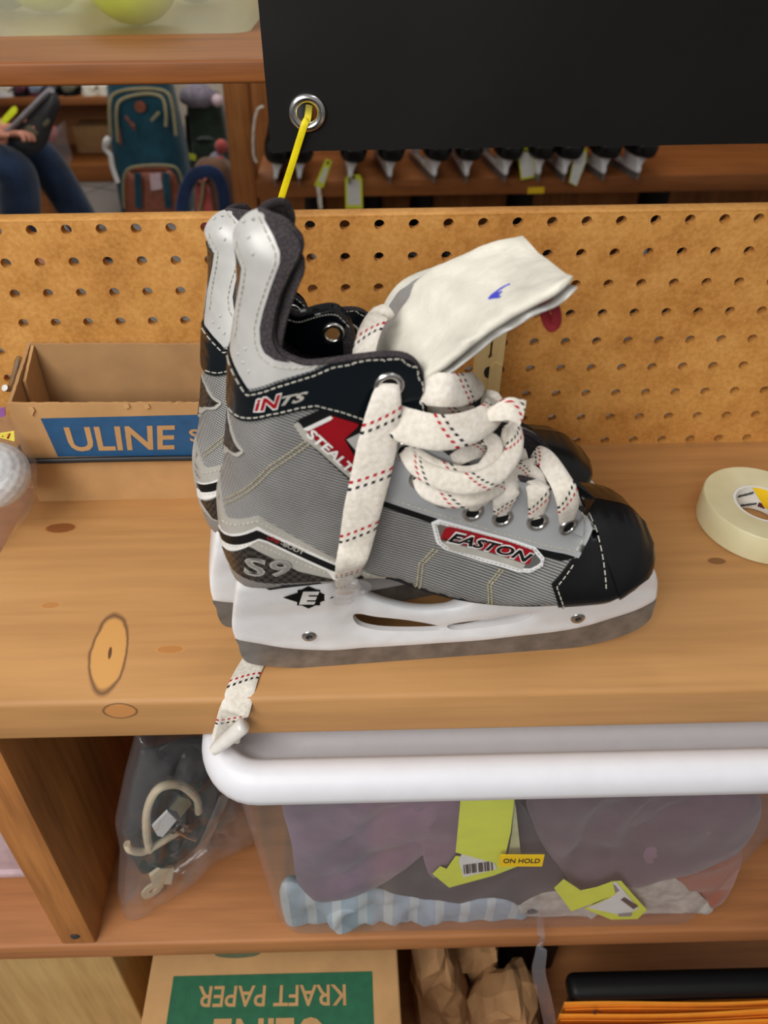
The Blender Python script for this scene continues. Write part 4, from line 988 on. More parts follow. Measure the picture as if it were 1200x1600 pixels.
# elastic cord round the box
zc = .0442; e = .0024
ring_ = [(BX0 + .004, BY0 - e, zc), (-.2, BY0 - e - .0006, zc + .0005), (-.15, BY0 - e, zc), (BX1 - .003, BY0 - e, zc), (BX1 + e, BY0 + .003, zc), (BX1 + e, BY1 - .004, zc + .002), (BX1 - .004, BY1 + .0002 , zc + .003), (-.18, BY1 + .0002, zc + .003), (BX0 + .004, BY1 + .0002, zc + .004), (BX0 - e - .001, BY1 - .005, zc + .004), (BX0 - e - .0015, BY0 + .012, zc + .007), (BX0 - e, BY0 + .001, zc + .0025)]
single('elastic_cord', MB().tube(catmull(ring_, 6, True), .0023, 10, True), M['rubber'], 'thin black elastic cord stretched round the cardboard box', 'cord')
# hook of the pegboard
hk = MB(); a = atY(30, 566, -.002); b = atY(16, 606, -.028)
hk.tube(catmull([(a[0], .006, a[2] + .003), (a[0], -.002, a[2] + .002), a * .6 + b * .4, b, b + np.array([-.001, -.006, .004])], 6), .0026, 12)
single('peg_hook', hk, M['metal'], 'short steel hook in the pegboard beside the corner of the cardboard box', 'hook')

# ---- roll of tape
TC = np.array([.3145, -.1045, 0]); tr = thing('tape_roll', 'translucent cream roll of tape lying on the shelf at the right edge', 'tape', TC)
link('tape_winding', MB().lathe([(.0205, .0006), (.0412, .0004), (.0420, .0014), (.0420, .0228), (.0412, .0240), (.0300, .0236), (.0205, .0228)], TC, (0, 0, 1), 96, True), M['tape'], tr)
core = link('cardboard_core', MB().lathe([(.0186, .001), (.0204, .001), (.0204, .0226), (.0186, .0226)], TC, (0, 0, 1), 72, True), M['paper'], tr)
def on_core(px, py):
    r_ = ray(px, py); R = .0184; o = CAM - TC; a_ = r_[0] ** 2 + r_[1] ** 2; b_ = o[0] * r_[0] + o[1] * r_[1]; c_ = o[0] ** 2 + o[1] ** 2 - R * R
    t = (-b_ + math.sqrt(max(b_ * b_ - a_ * c_, 0))) / a_; return CAM + r_ * t
def core_patch(a0, a1, z0, z1, sk=0.0):
    mb = MB(); n = 12; vs = []
    for i in range(n + 1):
        a_ = a0 + (a1 - a0) * i / n
        for z in (z0, z1):
            aa = a_ + (sk if z == z1 else 0); vs.append((TC[0] + .0184 * math.cos(aa), TC[1] + .0184 * math.sin(aa), z))
    mb.add(vs, [(2 * i, 2 * i + 2, 2 * i + 3, 2 * i + 1) for i in range(n)]); return mb
def ang(px, py):
    p = on_core(px, py); return math.atan2(p[1] - TC[1], p[0] - TC[0]), p[2]
a1_, z1_ = ang(1176, 762); a2_, _ = ang(1198, 785)
link('core_print_yellow', core_patch(a2_ + .02, a2_ - 1.3, .006, .0224, a1_ - a2_), M['holdyel'], core, 0)
pb_, zb_ = ang(1190, 790)
link('core_print_brown', core_patch(pb_ + .14, pb_ - .14, zb_ - .0022, zb_ + .0022), M['maroon'], core, 0)
sc_ = MB()
for (x0, y0, x1, y1) in ((1153, 776, 1177, 770), (1157, 790, 1182, 787)):
    pts = []
    for i in range(30):
        f = i / 29; pts.append(tuple(on_core(x0 + (x1 - x0) * f, y0 + (y1 - y0) * f + 2.2 * math.sin(i * 2.3))))
    sc_.tube(pts, .0004, 4)
link('core_lettering', sc_, M['barcode'], core, 0)

# ---- paper tag behind the toe
tp = thing('paper_tag', 'folded yellow and pale green paper tag standing behind the toe of the front skate', 'tag', atZ(903, 772, 0))
def leaf(pts, y, mat, nm, bend):
    P_ = [atY(x, yy, y) for x, yy in pts]; c = np.mean(P_, 0); mb = MB(); P_ = resample(P_, .002, closed=True)
    P_ = [(p[0], p[1] + bend * ((p[2]) * 20) ** 2 * .01, p[2]) for p in P_]; mb.prism(P_, (0, .0007, 0)); link(nm, mb, mat, tp, 0)
yt = atZ(903, 772, 0)[1]
leaf([(880, 725), (890, 745), (897, 762), (898, 772), (876, 772), (878, 745)], yt, M['tagyel'], 'yellow_leaf', .2)
leaf([(895, 716), (905, 722), (914, 736), (918, 750), (918, 766), (914, 772), (897, 772), (894, 745)], yt - .002, plain('pale_green_paper', (206, 214, 150), .6), 'pale_leaf', -.1)
# ---- split wooden peg leaning at the pegboard
pg = thing('wooden_peg', 'pale split wooden peg standing against the pegboard behind the laces', 'peg', (.118, -.008, 0))
def pz(px, py): q = atY(px, py, -.013); return (q[0], q[2])
xa, xb = pz(745, 560)[0], pz(787, 560)[0]; xm = (xa + xb) / 2
slit = [(xm - .0009, .150), (xm - .0009, .104), (xm - .0022, .101), (xm, .0985), (xm + .0022, .101), (xm + .0009, .104), (xm + .0009, .150)]
nz_ = .0865; notch = [(xm + .0001 - .004 * math.sin(PI * k / 10) , nz_ + .0055 * math.cos(PI * k / 10)) for k in range(11)]
out = [(xa, 0), (xb, 0), (xb, .150)] + slit[::-1] + [(xa, .150)]
link('peg_body', MB().prism([(x, -.013, z) for x, z in out], (0, .011, 0)), M['palewood'], pg)
link('peg_groove', MB().prism([(x, -.0134, z) for x, z in notch], (0, .0004, 0)), M['darkhole'], pg, 0)
link('peg_face', MB().prism([(x, -.0150, z) for x, z in ((xm + .0005, 0), (xb - .0008, 0), (xb - .0008, .094), (xm + .0035, .0965), (xm + .0005, .09))], (0, .0019, 0)), M['palewood'], pg)

# ---- dropped lace end under the rear skate: hangs over the front edge of the shelf
le = thing('skate_lace', 'loose white lace end hanging over the front edge of the shelf below the heel', 'lace', atZ(385, 1050, 0))
g0 = [atZ(432, 985, .0014), atZ(408, 1015, .0014), atZ(388, 1048, .0014), atZ(378, 1072, .0016)]
g0.append(np.array([atY(368, 1105, YF - .0012)[0], YF - .0030, -.0045])); g0.append(atY(364, 1116, YF - .0025)); g0.append(atY(357, 1140, YF - .0025)); g0.append(atY(352, 1158, YF - .0045))
gn = [(0, 0, 1)] * 3 + [(0, -.3, 1), (0, -1, .9)] + [(0, -1, .1)] * 3
gp_ = catmull(g0, 8); gnn = catmull([np.array(n_, float) for n_ in gn], 8)
link('lace_strap', MB().ribbon(gp_, [tuple(n_) for n_ in gnn], [.0140 + .0040 * min(1, i / 30) for i in range(len(gp_))], .0016, .012), M['lace'], le, 50)
tipA, tipB = atY(383, 1132, YF - .007), atY(333, 1173, YF - .012)
tip = MB().tube(catmull([tipA, tipA * .6 + tipB * .4, tipB], 6), [.0036, .0044, .0048, .0048, .0048, .0048, .0047, .0046, .0044, .0042, .0040, .0036, .0030], 14)
link('taped_tip', tip, M['tape_film'], le, 60)
fl_ = [atY(346, 1118, YF - .003), atY(336, 1150, YF - .004), atY(334, 1168, YF - .007), atY(352, 1158, YF - .006), atY(356, 1135, YF - .004)]
link('tape_wrap', MB().prism([tuple(p) for p in fl_], (0, -.0004, 0)), M['film'], le, 0)

# ---- golf balls in a bag at the left end
gb = thing('ball_bag', 'clear plastic bag of white balls hanging at the left end of the shelf', 'bag', (-.29, -.09, -.02))
def ball(name, c, r, mat, label, cat, group=None, dim=True):
    bm = bmesh.new(); bmesh.ops.create_icosphere(bm, subdivisions=5 if dim else 3, radius=r)
    if dim:
        n = 180; D = []
        for i in range(n):
            z = 1 - 2 * (i + .5) / n; a = i * 2.399963; D.append(Vector((math.sqrt(1 - z * z) * math.cos(a), math.sqrt(1 - z * z) * math.sin(a), z)))
        from mathutils.kdtree import KDTree
        kd = KDTree(n); [kd.insert(d, i) for i, d in enumerate(D)]; kd.balance()
        for v in bm.verts:
            d = kd.find(v.co.normalized())[2]; v.co *= 1 - .028 * max(0, 1 - (d / .10) ** 2)
    mb = MB().bm(bm); mb.v = [tuple(Vector(v) + Vector(c)) for v in mb.v]
    return single(name, mb, mat, label, cat, group, smooth=60)
ball('golf_ball', (-.2560, -.0965, .058), .0240, M['ball_white'], 'white dimpled ball at the top of the bag beside the cardboard box', 'ball', 'balls in the clear bag')
ball('golf_ball', (-.2900, -.1050, .006), .0225, M['ball_white'], 'white dimpled ball lower in the bag, below the shelf edge', 'ball', 'balls in the clear bag')
ball('golf_ball', (-.3050, -.1060, .054), .0225, M['ball_white'], 'white dimpled ball at the left, half cut off by the photo edge', 'ball', 'balls in the clear bag')
def pillow(mb, poly, org, ex, ez, en, T, r, step, fold=0.0, fs=30.0, seed=0.0, flat=1.0, wob=0.0):
    """closed cushion over a 2D outline (metres in the ex/ez plane), bulging T to either side of the plane"""
    poly = resample(np.array(poly), step * .7, closed=True); V2, T_, bl = fill(poly, step, rings=(step * .25, step * .7))
    d = np.minimum(dist_poly(V2, poly, True)[0] / r, 1); h = T * np.sqrt(np.maximum(0, 1 - (1 - d) ** 2))
    org, ex, ez, en = [np.array(a, float) for a in (org, ex, ez, en)]; n = len(V2); A = []; B = []
    for p, hh, dd in zip(V2, h, d):
        q = org + ex * p[0] + ez * p[1]; f = 0
        if fold:
            k = Vector((p[0] * fs + seed, p[1] * fs * .55 - seed, seed)); w_ = noise.noise(k * .6)
            f = fold * (abs(noise.noise(k + Vector((w_, w_, 0)) * 1.5)) * 1.6 - .5 + .35 * noise.noise(k * 2.6)) * dd
        A.append(q + en * (hh + f)); B.append(q - en * (hh * flat - f * .5))
    mb.add(A + B, list(T_) + [tuple(n + i for i in t[::-1]) for t in T_])
    b = bl[0]; mb.f += [tuple(len(mb.v) - 2 * n + i for i in (b[k], b[(k + 1) % len(b)], n + b[(k + 1) % len(b)], n + b[k])) for k in range(len(b))]
    return mb
link('bag_film', pillow(MB(), [(-.335, -.16), (-.2655, -.16), (-.2640, -.03), (-.2575, .0), (-.2400, .02), (-.2300, .05), (-.2400, .095), (-.2560, .128), (-.335, .128)], (0, -.092, 0), (1, 0, 0), (0, 0, 1), (0, -1, 0), .034, .03, .007, .004, 26), M['film'], gb, 70)
q0, q1 = atY(-4, 683, -.128), atY(23, 690, -.128); q2, q3 = atY(22, 674, -.128), atY(-4, 678, -.128)
lb = link('bag_label', MB().prism([q0, q1, q2, q3], (0, .0006, 0)), plain('yellow_label', (236, 220, 90), .6), gb, 0)
tb_ = MB(); text_on(tb_, 'VI', [q0 * .8 + q2 * .2, q0 * .2 + q1 * .7 + q2 * .1, q2 * .8 + q0 * .2, q3 * .75 + q1 * .25], (0, -.0004, 0), bold=.02, shear=.3)
link('label_lettering', tb_, M['red'], lb, 0, fix=False)
q = [atY(x, y, -.124) for x, y in ((-6, 640), (8, 636), (8, 650), (-6, 655))]
link('bag_print', MB().prism(q, (0, .0006, 0)), M['purple'], gb, 0)

# ================================================================== black banner with its tie
bn = thing('banner', 'black vinyl banner with a metal eyelet hanging over the pegboard', 'banner', (.3, -.008, .264))
gpt = atY(480, 177, -.010); GX, GZ = gpt[0], gpt[2]
outl = [(-.0462, .2635), (.10, .2640), (.62, .2655), (.62, .66), (-.056, .66)]
outl = resample(np.array(outl), .012, closed=True); hole = np.array([(GX + .0072 * math.cos(a), GZ + .0072 * math.sin(a)) for a in np.linspace(0, 2 * PI, 24, endpoint=False)])
V2, T, bl = fill(outl, .014, (hole,)); wv_ = lambda x, z: -.010 + .0035 * math.sin(x * 9 + z * 4) * min(1, abs(z - .262) * 8 + .25) - .002 * noise.noise(Vector((x * 12, z * 12, 1)))
n = len(V2); mb = MB(); mb.add([(p[0], wv_(*p), p[1]) for p in V2] + [(p[0], wv_(*p) + .0011, p[1]) for p in V2], [t[::-1] for t in T] + [tuple(n + i for i in t) for t in T])
for b in bl: mb.f += [(b[i], b[(i + 1) % len(b)], n + b[(i + 1) % len(b)], n + b[i]) for i in range(len(b))]
link('banner_sheet', mb, M['banner'], bn, 50)
gy = wv_(GX, GZ); link('eyelet', MB().lathe([(.0066, .002), (.0068, -.0015), (.0080, -.0030), (.0102, -.0032), (.0122, -.0018), (.0127, .0002), (.0122, .0016), (.0080, .0016)], (GX, gy, GZ), (0, 1, 0), 40, True), M['chrome'], bn, 60)
tie = [(GX + .001, gy + .012, GZ + .002), (GX, gy + .001, GZ - .004), tuple(atY(475.5, 196, gy - .0045))]
e1_, e2_ = atY(457, 255, -.0125), atY(437, 320, -.009)
tie += [tuple(e1_), tuple(e2_), (e2_[0] - .003, -.006, .209), (e2_[0] - .005, .004, .2068)]
single('cable_tie', MB().ribbon(catmull(tie, 8), (.1, -1, .2), .0048, .0013), M['yellow_tie'], 'yellow cable tie running from the banner eyelet down to the pegboard', 'cable tie')
# ================================================================== under the shelf
# ---- storage bin
BNx0, BNx1, BNy0, BNy1 = -.0975, .3350, -.2750, -.030
def rrect(x0, x1, y0, y1, r, n=9):
    P_ = []
    for cx, cy, a0 in ((x1 - r, y1 - r, 0), (x0 + r, y1 - r, PI / 2), (x0 + r, y0 + r, PI), (x1 - r, y0 + r, 1.5 * PI)):
        for k in range(n + 1): a = a0 + PI / 2 * k / n; P_.append((cx + r * math.cos(a), cy + r * math.sin(a)))
    return P_
def rloft(mb, rings, cap0=True, cap1=True):
    K = len(rings[0]); o = len(mb.v)
    for R_ in rings: mb.v += [tuple(map(float, p)) for p in R_]
    for i in range(len(rings) - 1): mb.f += [(o + i * K + k, o + i * K + (k + 1) % K, o + (i + 1) * K + (k + 1) % K, o + (i + 1) * K + k) for k in range(K)]
    if cap0: mb.f.append(tuple(o + k for k in range(K))[::-1])
    if cap1: mb.f.append(tuple(o + (len(rings) - 1) * K + k for k in range(K)))
    return mb
bin_ = thing('storage_bin', 'clear plastic storage bin with a white lid, full of folded clothes, under the shelf', 'bin', (.124, -.15, -.352))
lid = MB(); prof = [(.012, -.0615), (.004, -.0655), (.0006, -.0620), (0, -.0560), (.0012, -.0480), (.0048, -.0422), (.0105, -.0402), (.0165, -.0410), (.0200, -.0440), (.0222, -.0500), (.0250, -.0532), (.05, -.0538)]
rloft(lid, [[(x, y, z) for x, y in rrect(BNx0 + d, BNx1 - d, BNy0 + d, BNy1 - d, max(.040 - d, .012))] for d, z in prof])
link('bin_lid', lid, M['lidpl'], bin_, 60)
def brect(z, ins=0.0):
    f = (z + .066) / -.286; d = .0170 + .0110 * f; dy = .0105 + .0215 * f
    return rrect(BNx0 + d + ins, BNx1 - d - ins, BNy0 + dy + ins, BNy1 - dy - ins, .026)
body = MB(); rings = [[(x, y, z) for x, y in brect(z)] for z in np.linspace(-.0612, -.335, 14)]
for k in range(1, 6):
    a = PI / 2 * k / 5; rings.append([(x, y, -.335 - .0165 * math.sin(a)) for x, y in brect(-.335, .0165 * (1 - math.cos(a)))])
rloft(body, rings, cap0=False); link('bin_body', body, M['bin_pl'], bin_, 60)
def wall(px, py, ins):
    """point ins metres inside the bin's front wall"""
    nrm_ = np.array([0, -.286, -.0215 ]); nrm_ = nrm_ / np.linalg.norm(nrm_); p0 = np.array([0, BNy0 + .0105, -.066]) - nrm_ * ins
    return on_plane(px, py, nrm_, nrm_ @ p0)
def garment(name, px, mat, label, ins, T, fold=.006, fs=28, seed=0, r=.03):
    o_ = wall(770, 1350, ins); zx = np.array([0, .0215, -.286]); zx = -zx / np.linalg.norm(zx)
    P_ = []
    for x, y in px:
        d = wall(x, y, ins) - o_; P_.append((d[0], d @ zx))
    zf = (-.3475 - o_[2]) / zx[2]; P_ = [(a, max(b, zf)) for a, b in P_]
    P_ = catmull(P_, 4, True); P_ = [(a, max(b, zf)) for a, b in P_]; nn = np.array([0, -.286, -.0215]); nn /= np.linalg.norm(nn)
    mb = pillow(MB(), P_, o_, (1, 0, 0), zx, nn, T, r, .0065, fold, fs, seed)
    return single(name, mb, mat, label, 'clothes', 'folded clothes in the bin', smooth=70)
garment('folded_garment', [(448, 1225), (600, 1225), (700, 1228), (690, 1300), (640, 1345), (600, 1372), (560, 1388), (500, 1396), (468, 1388), (456, 1320)], M['mauve'], 'mauve cloth bunched in the upper left of the bin', .016, .010, .010, 22, 1.3, .022)
garment('folded_garment', [(590, 1352), (640, 1300), (668, 1262), (720, 1240), (800, 1240), (860, 1330), (896, 1388), (850, 1420), (760, 1422), (680, 1416), (610, 1398)], M['slate'], 'dark slate garment in the middle of the bin behind the yellow tag', .0150, .0045, .003, 20, 4.1, .012)
garment('folded_garment', [(650, 1228), (735, 1228), (742, 1290), (716, 1330), (676, 1372), (655, 1310)], M['mauve'], 'narrow mauve cloth hanging left of the yellow tag in the bin', .0100, .0025, .003, 26, 7.7, .012)
garment('folded_garment', [(836, 1226), (1000, 1224), (1120, 1226), (1190, 1250), (1150, 1330), (1060, 1362), (960, 1390), (900, 1386), (862, 1340), (832, 1290)], M['plum'], 'plum dark cloth filling the upper right of the bin', .017, .009, .011, 17, 2.2, .02)
garment('folded_garment', [(1010, 1312), (1060, 1282), (1110, 1262), (1140, 1276), (1146, 1318), (1090, 1345), (1030, 1356), (1000, 1344)], M['mauve'], 'mauve cloth loop beside the right wall of the bin', .011, .006, .006, 34, 5.2, .012)
garment('folded_garment', [(1010, 1350), (1110, 1325), (1160, 1330), (1130, 1405), (1070, 1430), (1000, 1405)], M['rust'], 'rust coloured cloth at the right end of the bin', .020, .007, .006, 30, 8.8, .016)
garment('folded_garment', [(440, 1380), (500, 1388), (560, 1384), (640, 1398), (735, 1408), (745, 1450), (690, 1476), (560, 1474), (470, 1470), (446, 1440)], M['ltblue'], 'pale blue striped cloth at the bottom left of the bin', .013, .008, .013, 36, 3.3, .016)
garment('folded_garment', [(705, 1412), (790, 1404), (822, 1440), (770, 1478), (690, 1478), (676, 1450)], M['ltblue'], 'pale blue crumpled cloth at the bottom middle of the bin', .0115, .005, .006, 44, 6.1, .012)
garment('folded_garment', [(800, 1415), (870, 1385), (980, 1380), (1060, 1372), (1096, 1400), (1084, 1455), (980, 1478), (860, 1478), (815, 1455)], M['lacecl'], 'cream lace cloth at the bottom right of the bin', .0125, .0045, .006, 52, 9.4, .016)
garment('folded_garment', [(560, 1225), (1040, 1225), (1010, 1410), (570, 1410)], M['greycl'], 'grey cloth at the back of the bin behind the other clothes', .060, .02, .004, 20, 11.0)
def wp(name, pts, mat, par, ins, th=.0004):
    P_ = [wall(x, y, ins) for x, y in pts]; return link(name, MB().prism(P_, (0, .0006 if th is None else th, 0)), mat, par, 0)
tg = thing('price_tag', 'large folded yellow price tag with a barcode in the middle of the bin', 'tag', wall(760, 1370, .004))
wp('tag_front', [(720, 1246), (804, 1246), (798, 1300), (790, 1335), (782, 1351), (712, 1332)], M['tagyel'], tg, .0035)
tl = wp('tag_tail', [(676, 1366), (688, 1354), (698, 1358), (712, 1338), (790, 1345), (808, 1354), (772, 1368), (702, 1387)], M['tagyel'], tg, .0055)
wp('tag_side', [(803, 1246), (806, 1262), (814, 1337), (794, 1337), (800, 1300)], plain('pale_label', (196, 200, 150), .8), tg, .006)
lbx = wp('tag_label', [(717, 1345), (722, 1334), (772, 1346), (776, 1358), (724, 1371)], M['paper'], tl, .0048)
bc = MB(); xs = [0, .07, .12, .2, .27, .33, .4, .5, .56, .62, .7, .78, .84, .93]
for k, f in enumerate(xs):
    x0 = 724 + 46 * f; x1 = x0 + (2.6 if k % 3 else 1.6); y0 = 1352 - 6 * f; bc.prism([wall(x0, y0, .0043), wall(x1, y0 - .3, .0043), wall(x1 + 1, y0 + 13.5, .0043), wall(x0 + 1, y0 + 14, .0043)], (0, .0001, 0))
link('barcode', bc, M['barcode'], lbx, 0)
st_ = thing('hold_sticker', 'small amber sticker reading ON HOLD on the front of the bin', 'sticker', wall(815, 1354, -.0006))
sq = [(779, 1354), (847, 1354), (851, 1336), (782, 1336)]
sf = wp('sticker_face', sq, M['holdyel'], st_, -.0006, .0004)
tb_ = MB(); text_on(tb_, 'ON HOLD', [wall(786, 1349, -.0009), wall(843, 1349, -.0009), wall(844.5, 1342, -.0009), wall(787, 1342, -.0009)], bold=.015); link('sticker_lettering', tb_, M['barcode'], sf, 0, fix=False)
tg2 = thing('price_tag', 'small crumpled yellow price tag on the cream cloth at the bottom right of the bin', 'tag', wall(930, 1436, .006))
wp('tag_front', [(866, 1388), (881, 1374), (908, 1392), (932, 1387), (957, 1378), (962, 1398), (893, 1424)], M['tagyel'], tg2, .0018)
wp('tag_back', [(955, 1378), (971, 1377), (991, 1400), (1011, 1422), (996, 1436), (955, 1437), (914, 1420), (950, 1404)], M['tagyel'], tg2, .0032)
l2 = wp('tag_label', [(953, 1381), (964, 1379), (998, 1420), (975, 1431), (920, 1419), (956, 1403)], M['paper'], tg2, .0025)
wp('label_print', [(970, 1406), (976, 1402), (997, 1416), (990, 1421)], M['barcode'], l2, .0022, .0001); wp('label_print', [(952, 1386), (961, 1383), (968, 1392), (960, 1396)], M['greycl'], l2, .0022, .0001)
wp('label_print', [(966, 1428), (988, 1426), (986, 1432), (966, 1432)], M['greycl'], l2, .0022, .0001)

# ---- bag of straps and hoses
A0, B0 = np.array([-.209, -.222, -.3518]), np.array([-.094, -.154, -.3518]); bx_ = (B0 - A0) / np.linalg.norm(B0 - A0); bnrm = np.array([bx_[1], -bx_[0], 0])
def bagp(px, py, off=0.0): return on_plane(px, py, bnrm, bnrm @ A0 + off)
def bag2(px): return [((bagp(x, y) - A0) @ bx_, (bagp(x, y) - A0)[2]) for x, y in px]
bg = thing('plastic_bag', 'clear zip bag of straps and hoses between the divider and the bin', 'bag', A0)
ol = bag2([(215, 1146), (335, 1146), (390, 1238), (402, 1300), (330, 1335), (262, 1392), (192, 1430), (184, 1395), (188, 1330), (180, 1290), (196, 1215)])
link('bag_film', pillow(MB(), ol, A0, bx_, (0, 0, 1), bnrm, .020, .03, .0055, .010, 44, 2.0), M['film'], bg, 70)
link('zip_strip', MB().ribbon(catmull([bagp(352, 1242, .021), bagp(332, 1290, .022), bagp(312, 1332, .018)], 6), tuple(bnrm), .011, .0016), M['film'], bg, 60)
def bag_tube(name, px, r, mat, off, label, cat, group=None, closed=False):
    return single(name, MB().tube(catmull([bagp(x, y, off + d) for x, y, d in px], 8, closed), r, 10, closed), mat, label, cat, group)
bag_tube('rubber_hose', [(234, 1328, 0), (229, 1300, .002), (231, 1262, .003), (248, 1232, .004), (280, 1226, .003), (306, 1246, .001), (310, 1268, -.004)], .0034, M['beige'], .008, 'beige rubber hose bent in an arch inside the clear bag', 'hose', 'hoses in the clear bag')
bag_tube('rubber_hose', [(198, 1318, 0), (204, 1328, .002), (226, 1330, .002), (258, 1312, .001), (285, 1296, -.002)], .0030, M['beige'], .007, 'beige rubber hose lying level below the arch in the clear bag', 'hose', 'hoses in the clear bag')
bag_tube('rubber_hose', [(246, 1200, 0), (262, 1180, 0), (285, 1176, 0), (300, 1200, 0)], .003, M['greycl'], -.004, 'faint grey hose at the top of the clear bag', 'hose', 'hoses in the clear bag')
for px, lb_ in (([(290, 1262, 0), (300, 1290, .001), (292, 1320, .001), (268, 1342, 0), (240, 1345, -.002), (222, 1335, -.004)], 'black strap curling under the buckle in the clear bag'), ([(206, 1296, -.004), (212, 1330, -.004), (235, 1356, -.004), (262, 1358, -.003)], 'black strap at the left of the clear bag'), ([(225, 1215, -.006), (240, 1188, -.006), (270, 1165, -.006), (310, 1160, -.006), (330, 1180, -.006)], 'black strap across the top of the clear bag'), ([(318, 1220, -.004), (330, 1250, -.004), (322, 1285, -.004), (300, 1310, -.004)], 'black strap at the right of the clear bag beside the bin')):
    P_ = catmull([bagp(x, y, .004 + d) for x, y, d in px], 6)
    single('webbing_strap', MB().ribbon(P_, tuple(bnrm), .011, .0018), M['dark'], lb_, 'strap', 'straps in the clear bag')
P_ = bag2([(222, 1180), (300, 1160), (345, 1200), (350, 1280), (318, 1320), (270, 1362), (222, 1372), (200, 1330), (205, 1260)])
single('strap_bundle', pillow(MB(), P_, A0 - bnrm * .004, bx_, (0, 0, 1), bnrm, .006, .02, .006, .012, 60, 5.5), M['dark'], 'bundle of dark straps filling the clear bag behind the hoses', 'straps', smooth=50)
bk = thing('metal_buckle', 'shiny metal buckle on a strap in the clear bag', 'buckle', bagp(262, 1310, .012))
def bq(px, off): return [bagp(x, y, off) for x, y in px]
link('buckle_plate', MB().prism(bq([(238, 1292), (262, 1268), (276, 1282), (254, 1308), (246, 1306)], .013), tuple(-bnrm * .002)), M['white_pl'], bk, 0)
link('buckle_clip', MB().prism(bq([(264, 1264), (280, 1244), (296, 1250), (300, 1256), (282, 1278), (276, 1268)], .012), tuple(-bnrm * .002)), M['metal'], bk, 0)
link('buckle_spring', MB().tube(catmull([bagp(272, 1296, .012), bagp(290, 1306, .012), bagp(306, 1312, .012)], 6), .0016, 8), M['chrome'], bk)
single('plastic_clip', MB().prism(bq([(234, 1370), (250, 1358), (272, 1356), (268, 1382), (238, 1382)], .006), tuple(-bnrm * .003)), M['beige'], 'cream plastic clip in the bottom corner of the clear bag', 'clip', smooth=0)
single('plastic_washer', MB().lathe([(.003, -.001), (.010, -.001), (.010, .001), (.003, .001)], bagp(238, 1390, .003), tuple(bnrm), 24, True), M['beige'], 'pale round washer in the bottom corner of the clear bag', 'washer')
# ---- pale pink box behind the divider
pk = thing('plastic_box', 'pale pink plastic box in the compartment left of the divider', 'box', (-.42, -.11, -.352))
link('box_body', MB().box((-.52, -.186, -.3515), (-.305, -.03, -.27), .004, 3), M['pink'], pk)
link('box_rim', MB().box((-.524, -.190, -.3515), (-.301, -.026, -.343), .002, 2), M['pink'], pk)
# ---- kraft paper carton
kb = thing('paper_carton', 'brown carton with a green KRAFT PAPER print on the bottom shelf', 'box', (-.077, -.21, -.70))
KZ = -.440
link('carton_body', MB().box((-.1950, -.40, -.70), (.0415, -.02, KZ), .0025, 3), M['card'], kb)
gr = MB(); gr.add([(-.1715, -.40 + .004, KZ + .0003), (.0165, -.40 + .004, KZ + .0003), (.0165, -.2395, KZ + .0003), (-.1715, -.2395, KZ + .0003)], [(0, 1, 2, 3)])
gro = link('printed_panel', gr, M['green_print'], kb, 0, fix=False)
def kz(px, py): q = atZ(px, py, KZ + .0006); return q
tb_ = MB(); text_on(tb_, 'KRAFT PAPER', [kz(540, 1538), kz(311, 1541), kz(306, 1574), kz(541, 1571)], bold=.012)
text_on(tb_, 'ULINE', [kz(505, 1589), kz(335, 1591), kz(322, 1660), kz(513, 1658)], bold=.02); link('printed_lettering', tb_, M['card'], gro, 0, fix=False)
el = MB(); c = kz(371, 1490); el.add([(c[0] + .022 * math.cos(a), c[1] + .0035 * math.sin(a), c[2] - .0002) for a in np.linspace(0, 2 * PI, 28, endpoint=False)], [tuple(range(28))]); link('printed_oval', el, plain('dull_green', (98, 108, 78), .7), kb, 0)
# ---- crumpled paper, black tray, folders
def crumple(px, y, T, label, seed):
    P_ = [((lambda q: (q[0], q[2]))(atY(a, b, y))) for a, b in px]
    mb = pillow(MB(), P_, (0, y, 0), (1, 0, 0), (0, 0, 1), (0, -1, 0), T, .02, .013, .0, 34, seed)
    mb.v = [tuple(np.array(v) + np.array([.006, .016, .006]) * np.array(noise.noise_vector(Vector((v[0] * 70 + seed, v[1] * 20, v[2] * 28))))) for v in mb.v]
    return single('crumpled_paper', mb, M['kraft'], label, 'paper', 'crumpled brown paper on the bottom shelf', smooth=0)
crumple([(642, 1478), (690, 1470), (712, 1500), (735, 1560), (748, 1640), (660, 1640), (644, 1560)], -.20, .026, 'crumpled brown paper ridge next to the carton', 1.0)
crumple([(700, 1470), (775, 1470), (778, 1510), (745, 1530), (722, 1515)], -.17, .022, 'small crumpled brown paper lump under the bin', 5.0)
crumple([(730, 1560), (800, 1540), (840, 1545), (838, 1640), (740, 1640)], -.21, .03, 'crumpled brown paper fold beside the clear strap', 9.0)
db = thing('black_case', 'black plastic case standing under the bin on the bottom shelf', 'case', (.12, -.10, -.70))
q0, q1 = atY(776, 1500, -.16), atY(842, 1500, -.16)
link('case_body', MB().box((q0[0], -.16, -.70), (q1[0] + .02, -.05, -.42), .004, 3), M['black'], db); link('case_rim', MB().box((q0[0] - .001, -.163, -.436), (q1[0] + .021, -.049, -.424), .002, 2), M['rubber'], db)
tz = -.455; trx0 = atZ(890, 1545, tz)[0]; ty0 = atZ(1000, 1556, tz)[1]; ty1 = atZ(1000, 1512, tz)[1]
ty = thing('black_tray', 'long black plastic tray lying behind the orange folders', 'tray', ((trx0 + .55) / 2, (ty0 + ty1) / 2, -.70))
link('tray_rim', MB().box((trx0, ty0, tz - .022), (.56, ty1, tz), .008, 4), M['black'], ty); link('tray_body', MB().box((trx0 + .008, ty0 + .006, -.70), (.552, ty1 - .004, tz - .0215), .004, 2), M['rubber'], ty)
gt0 = atY(1012, 1500, -.09); gt1 = atY(1012, 1474, -.09)
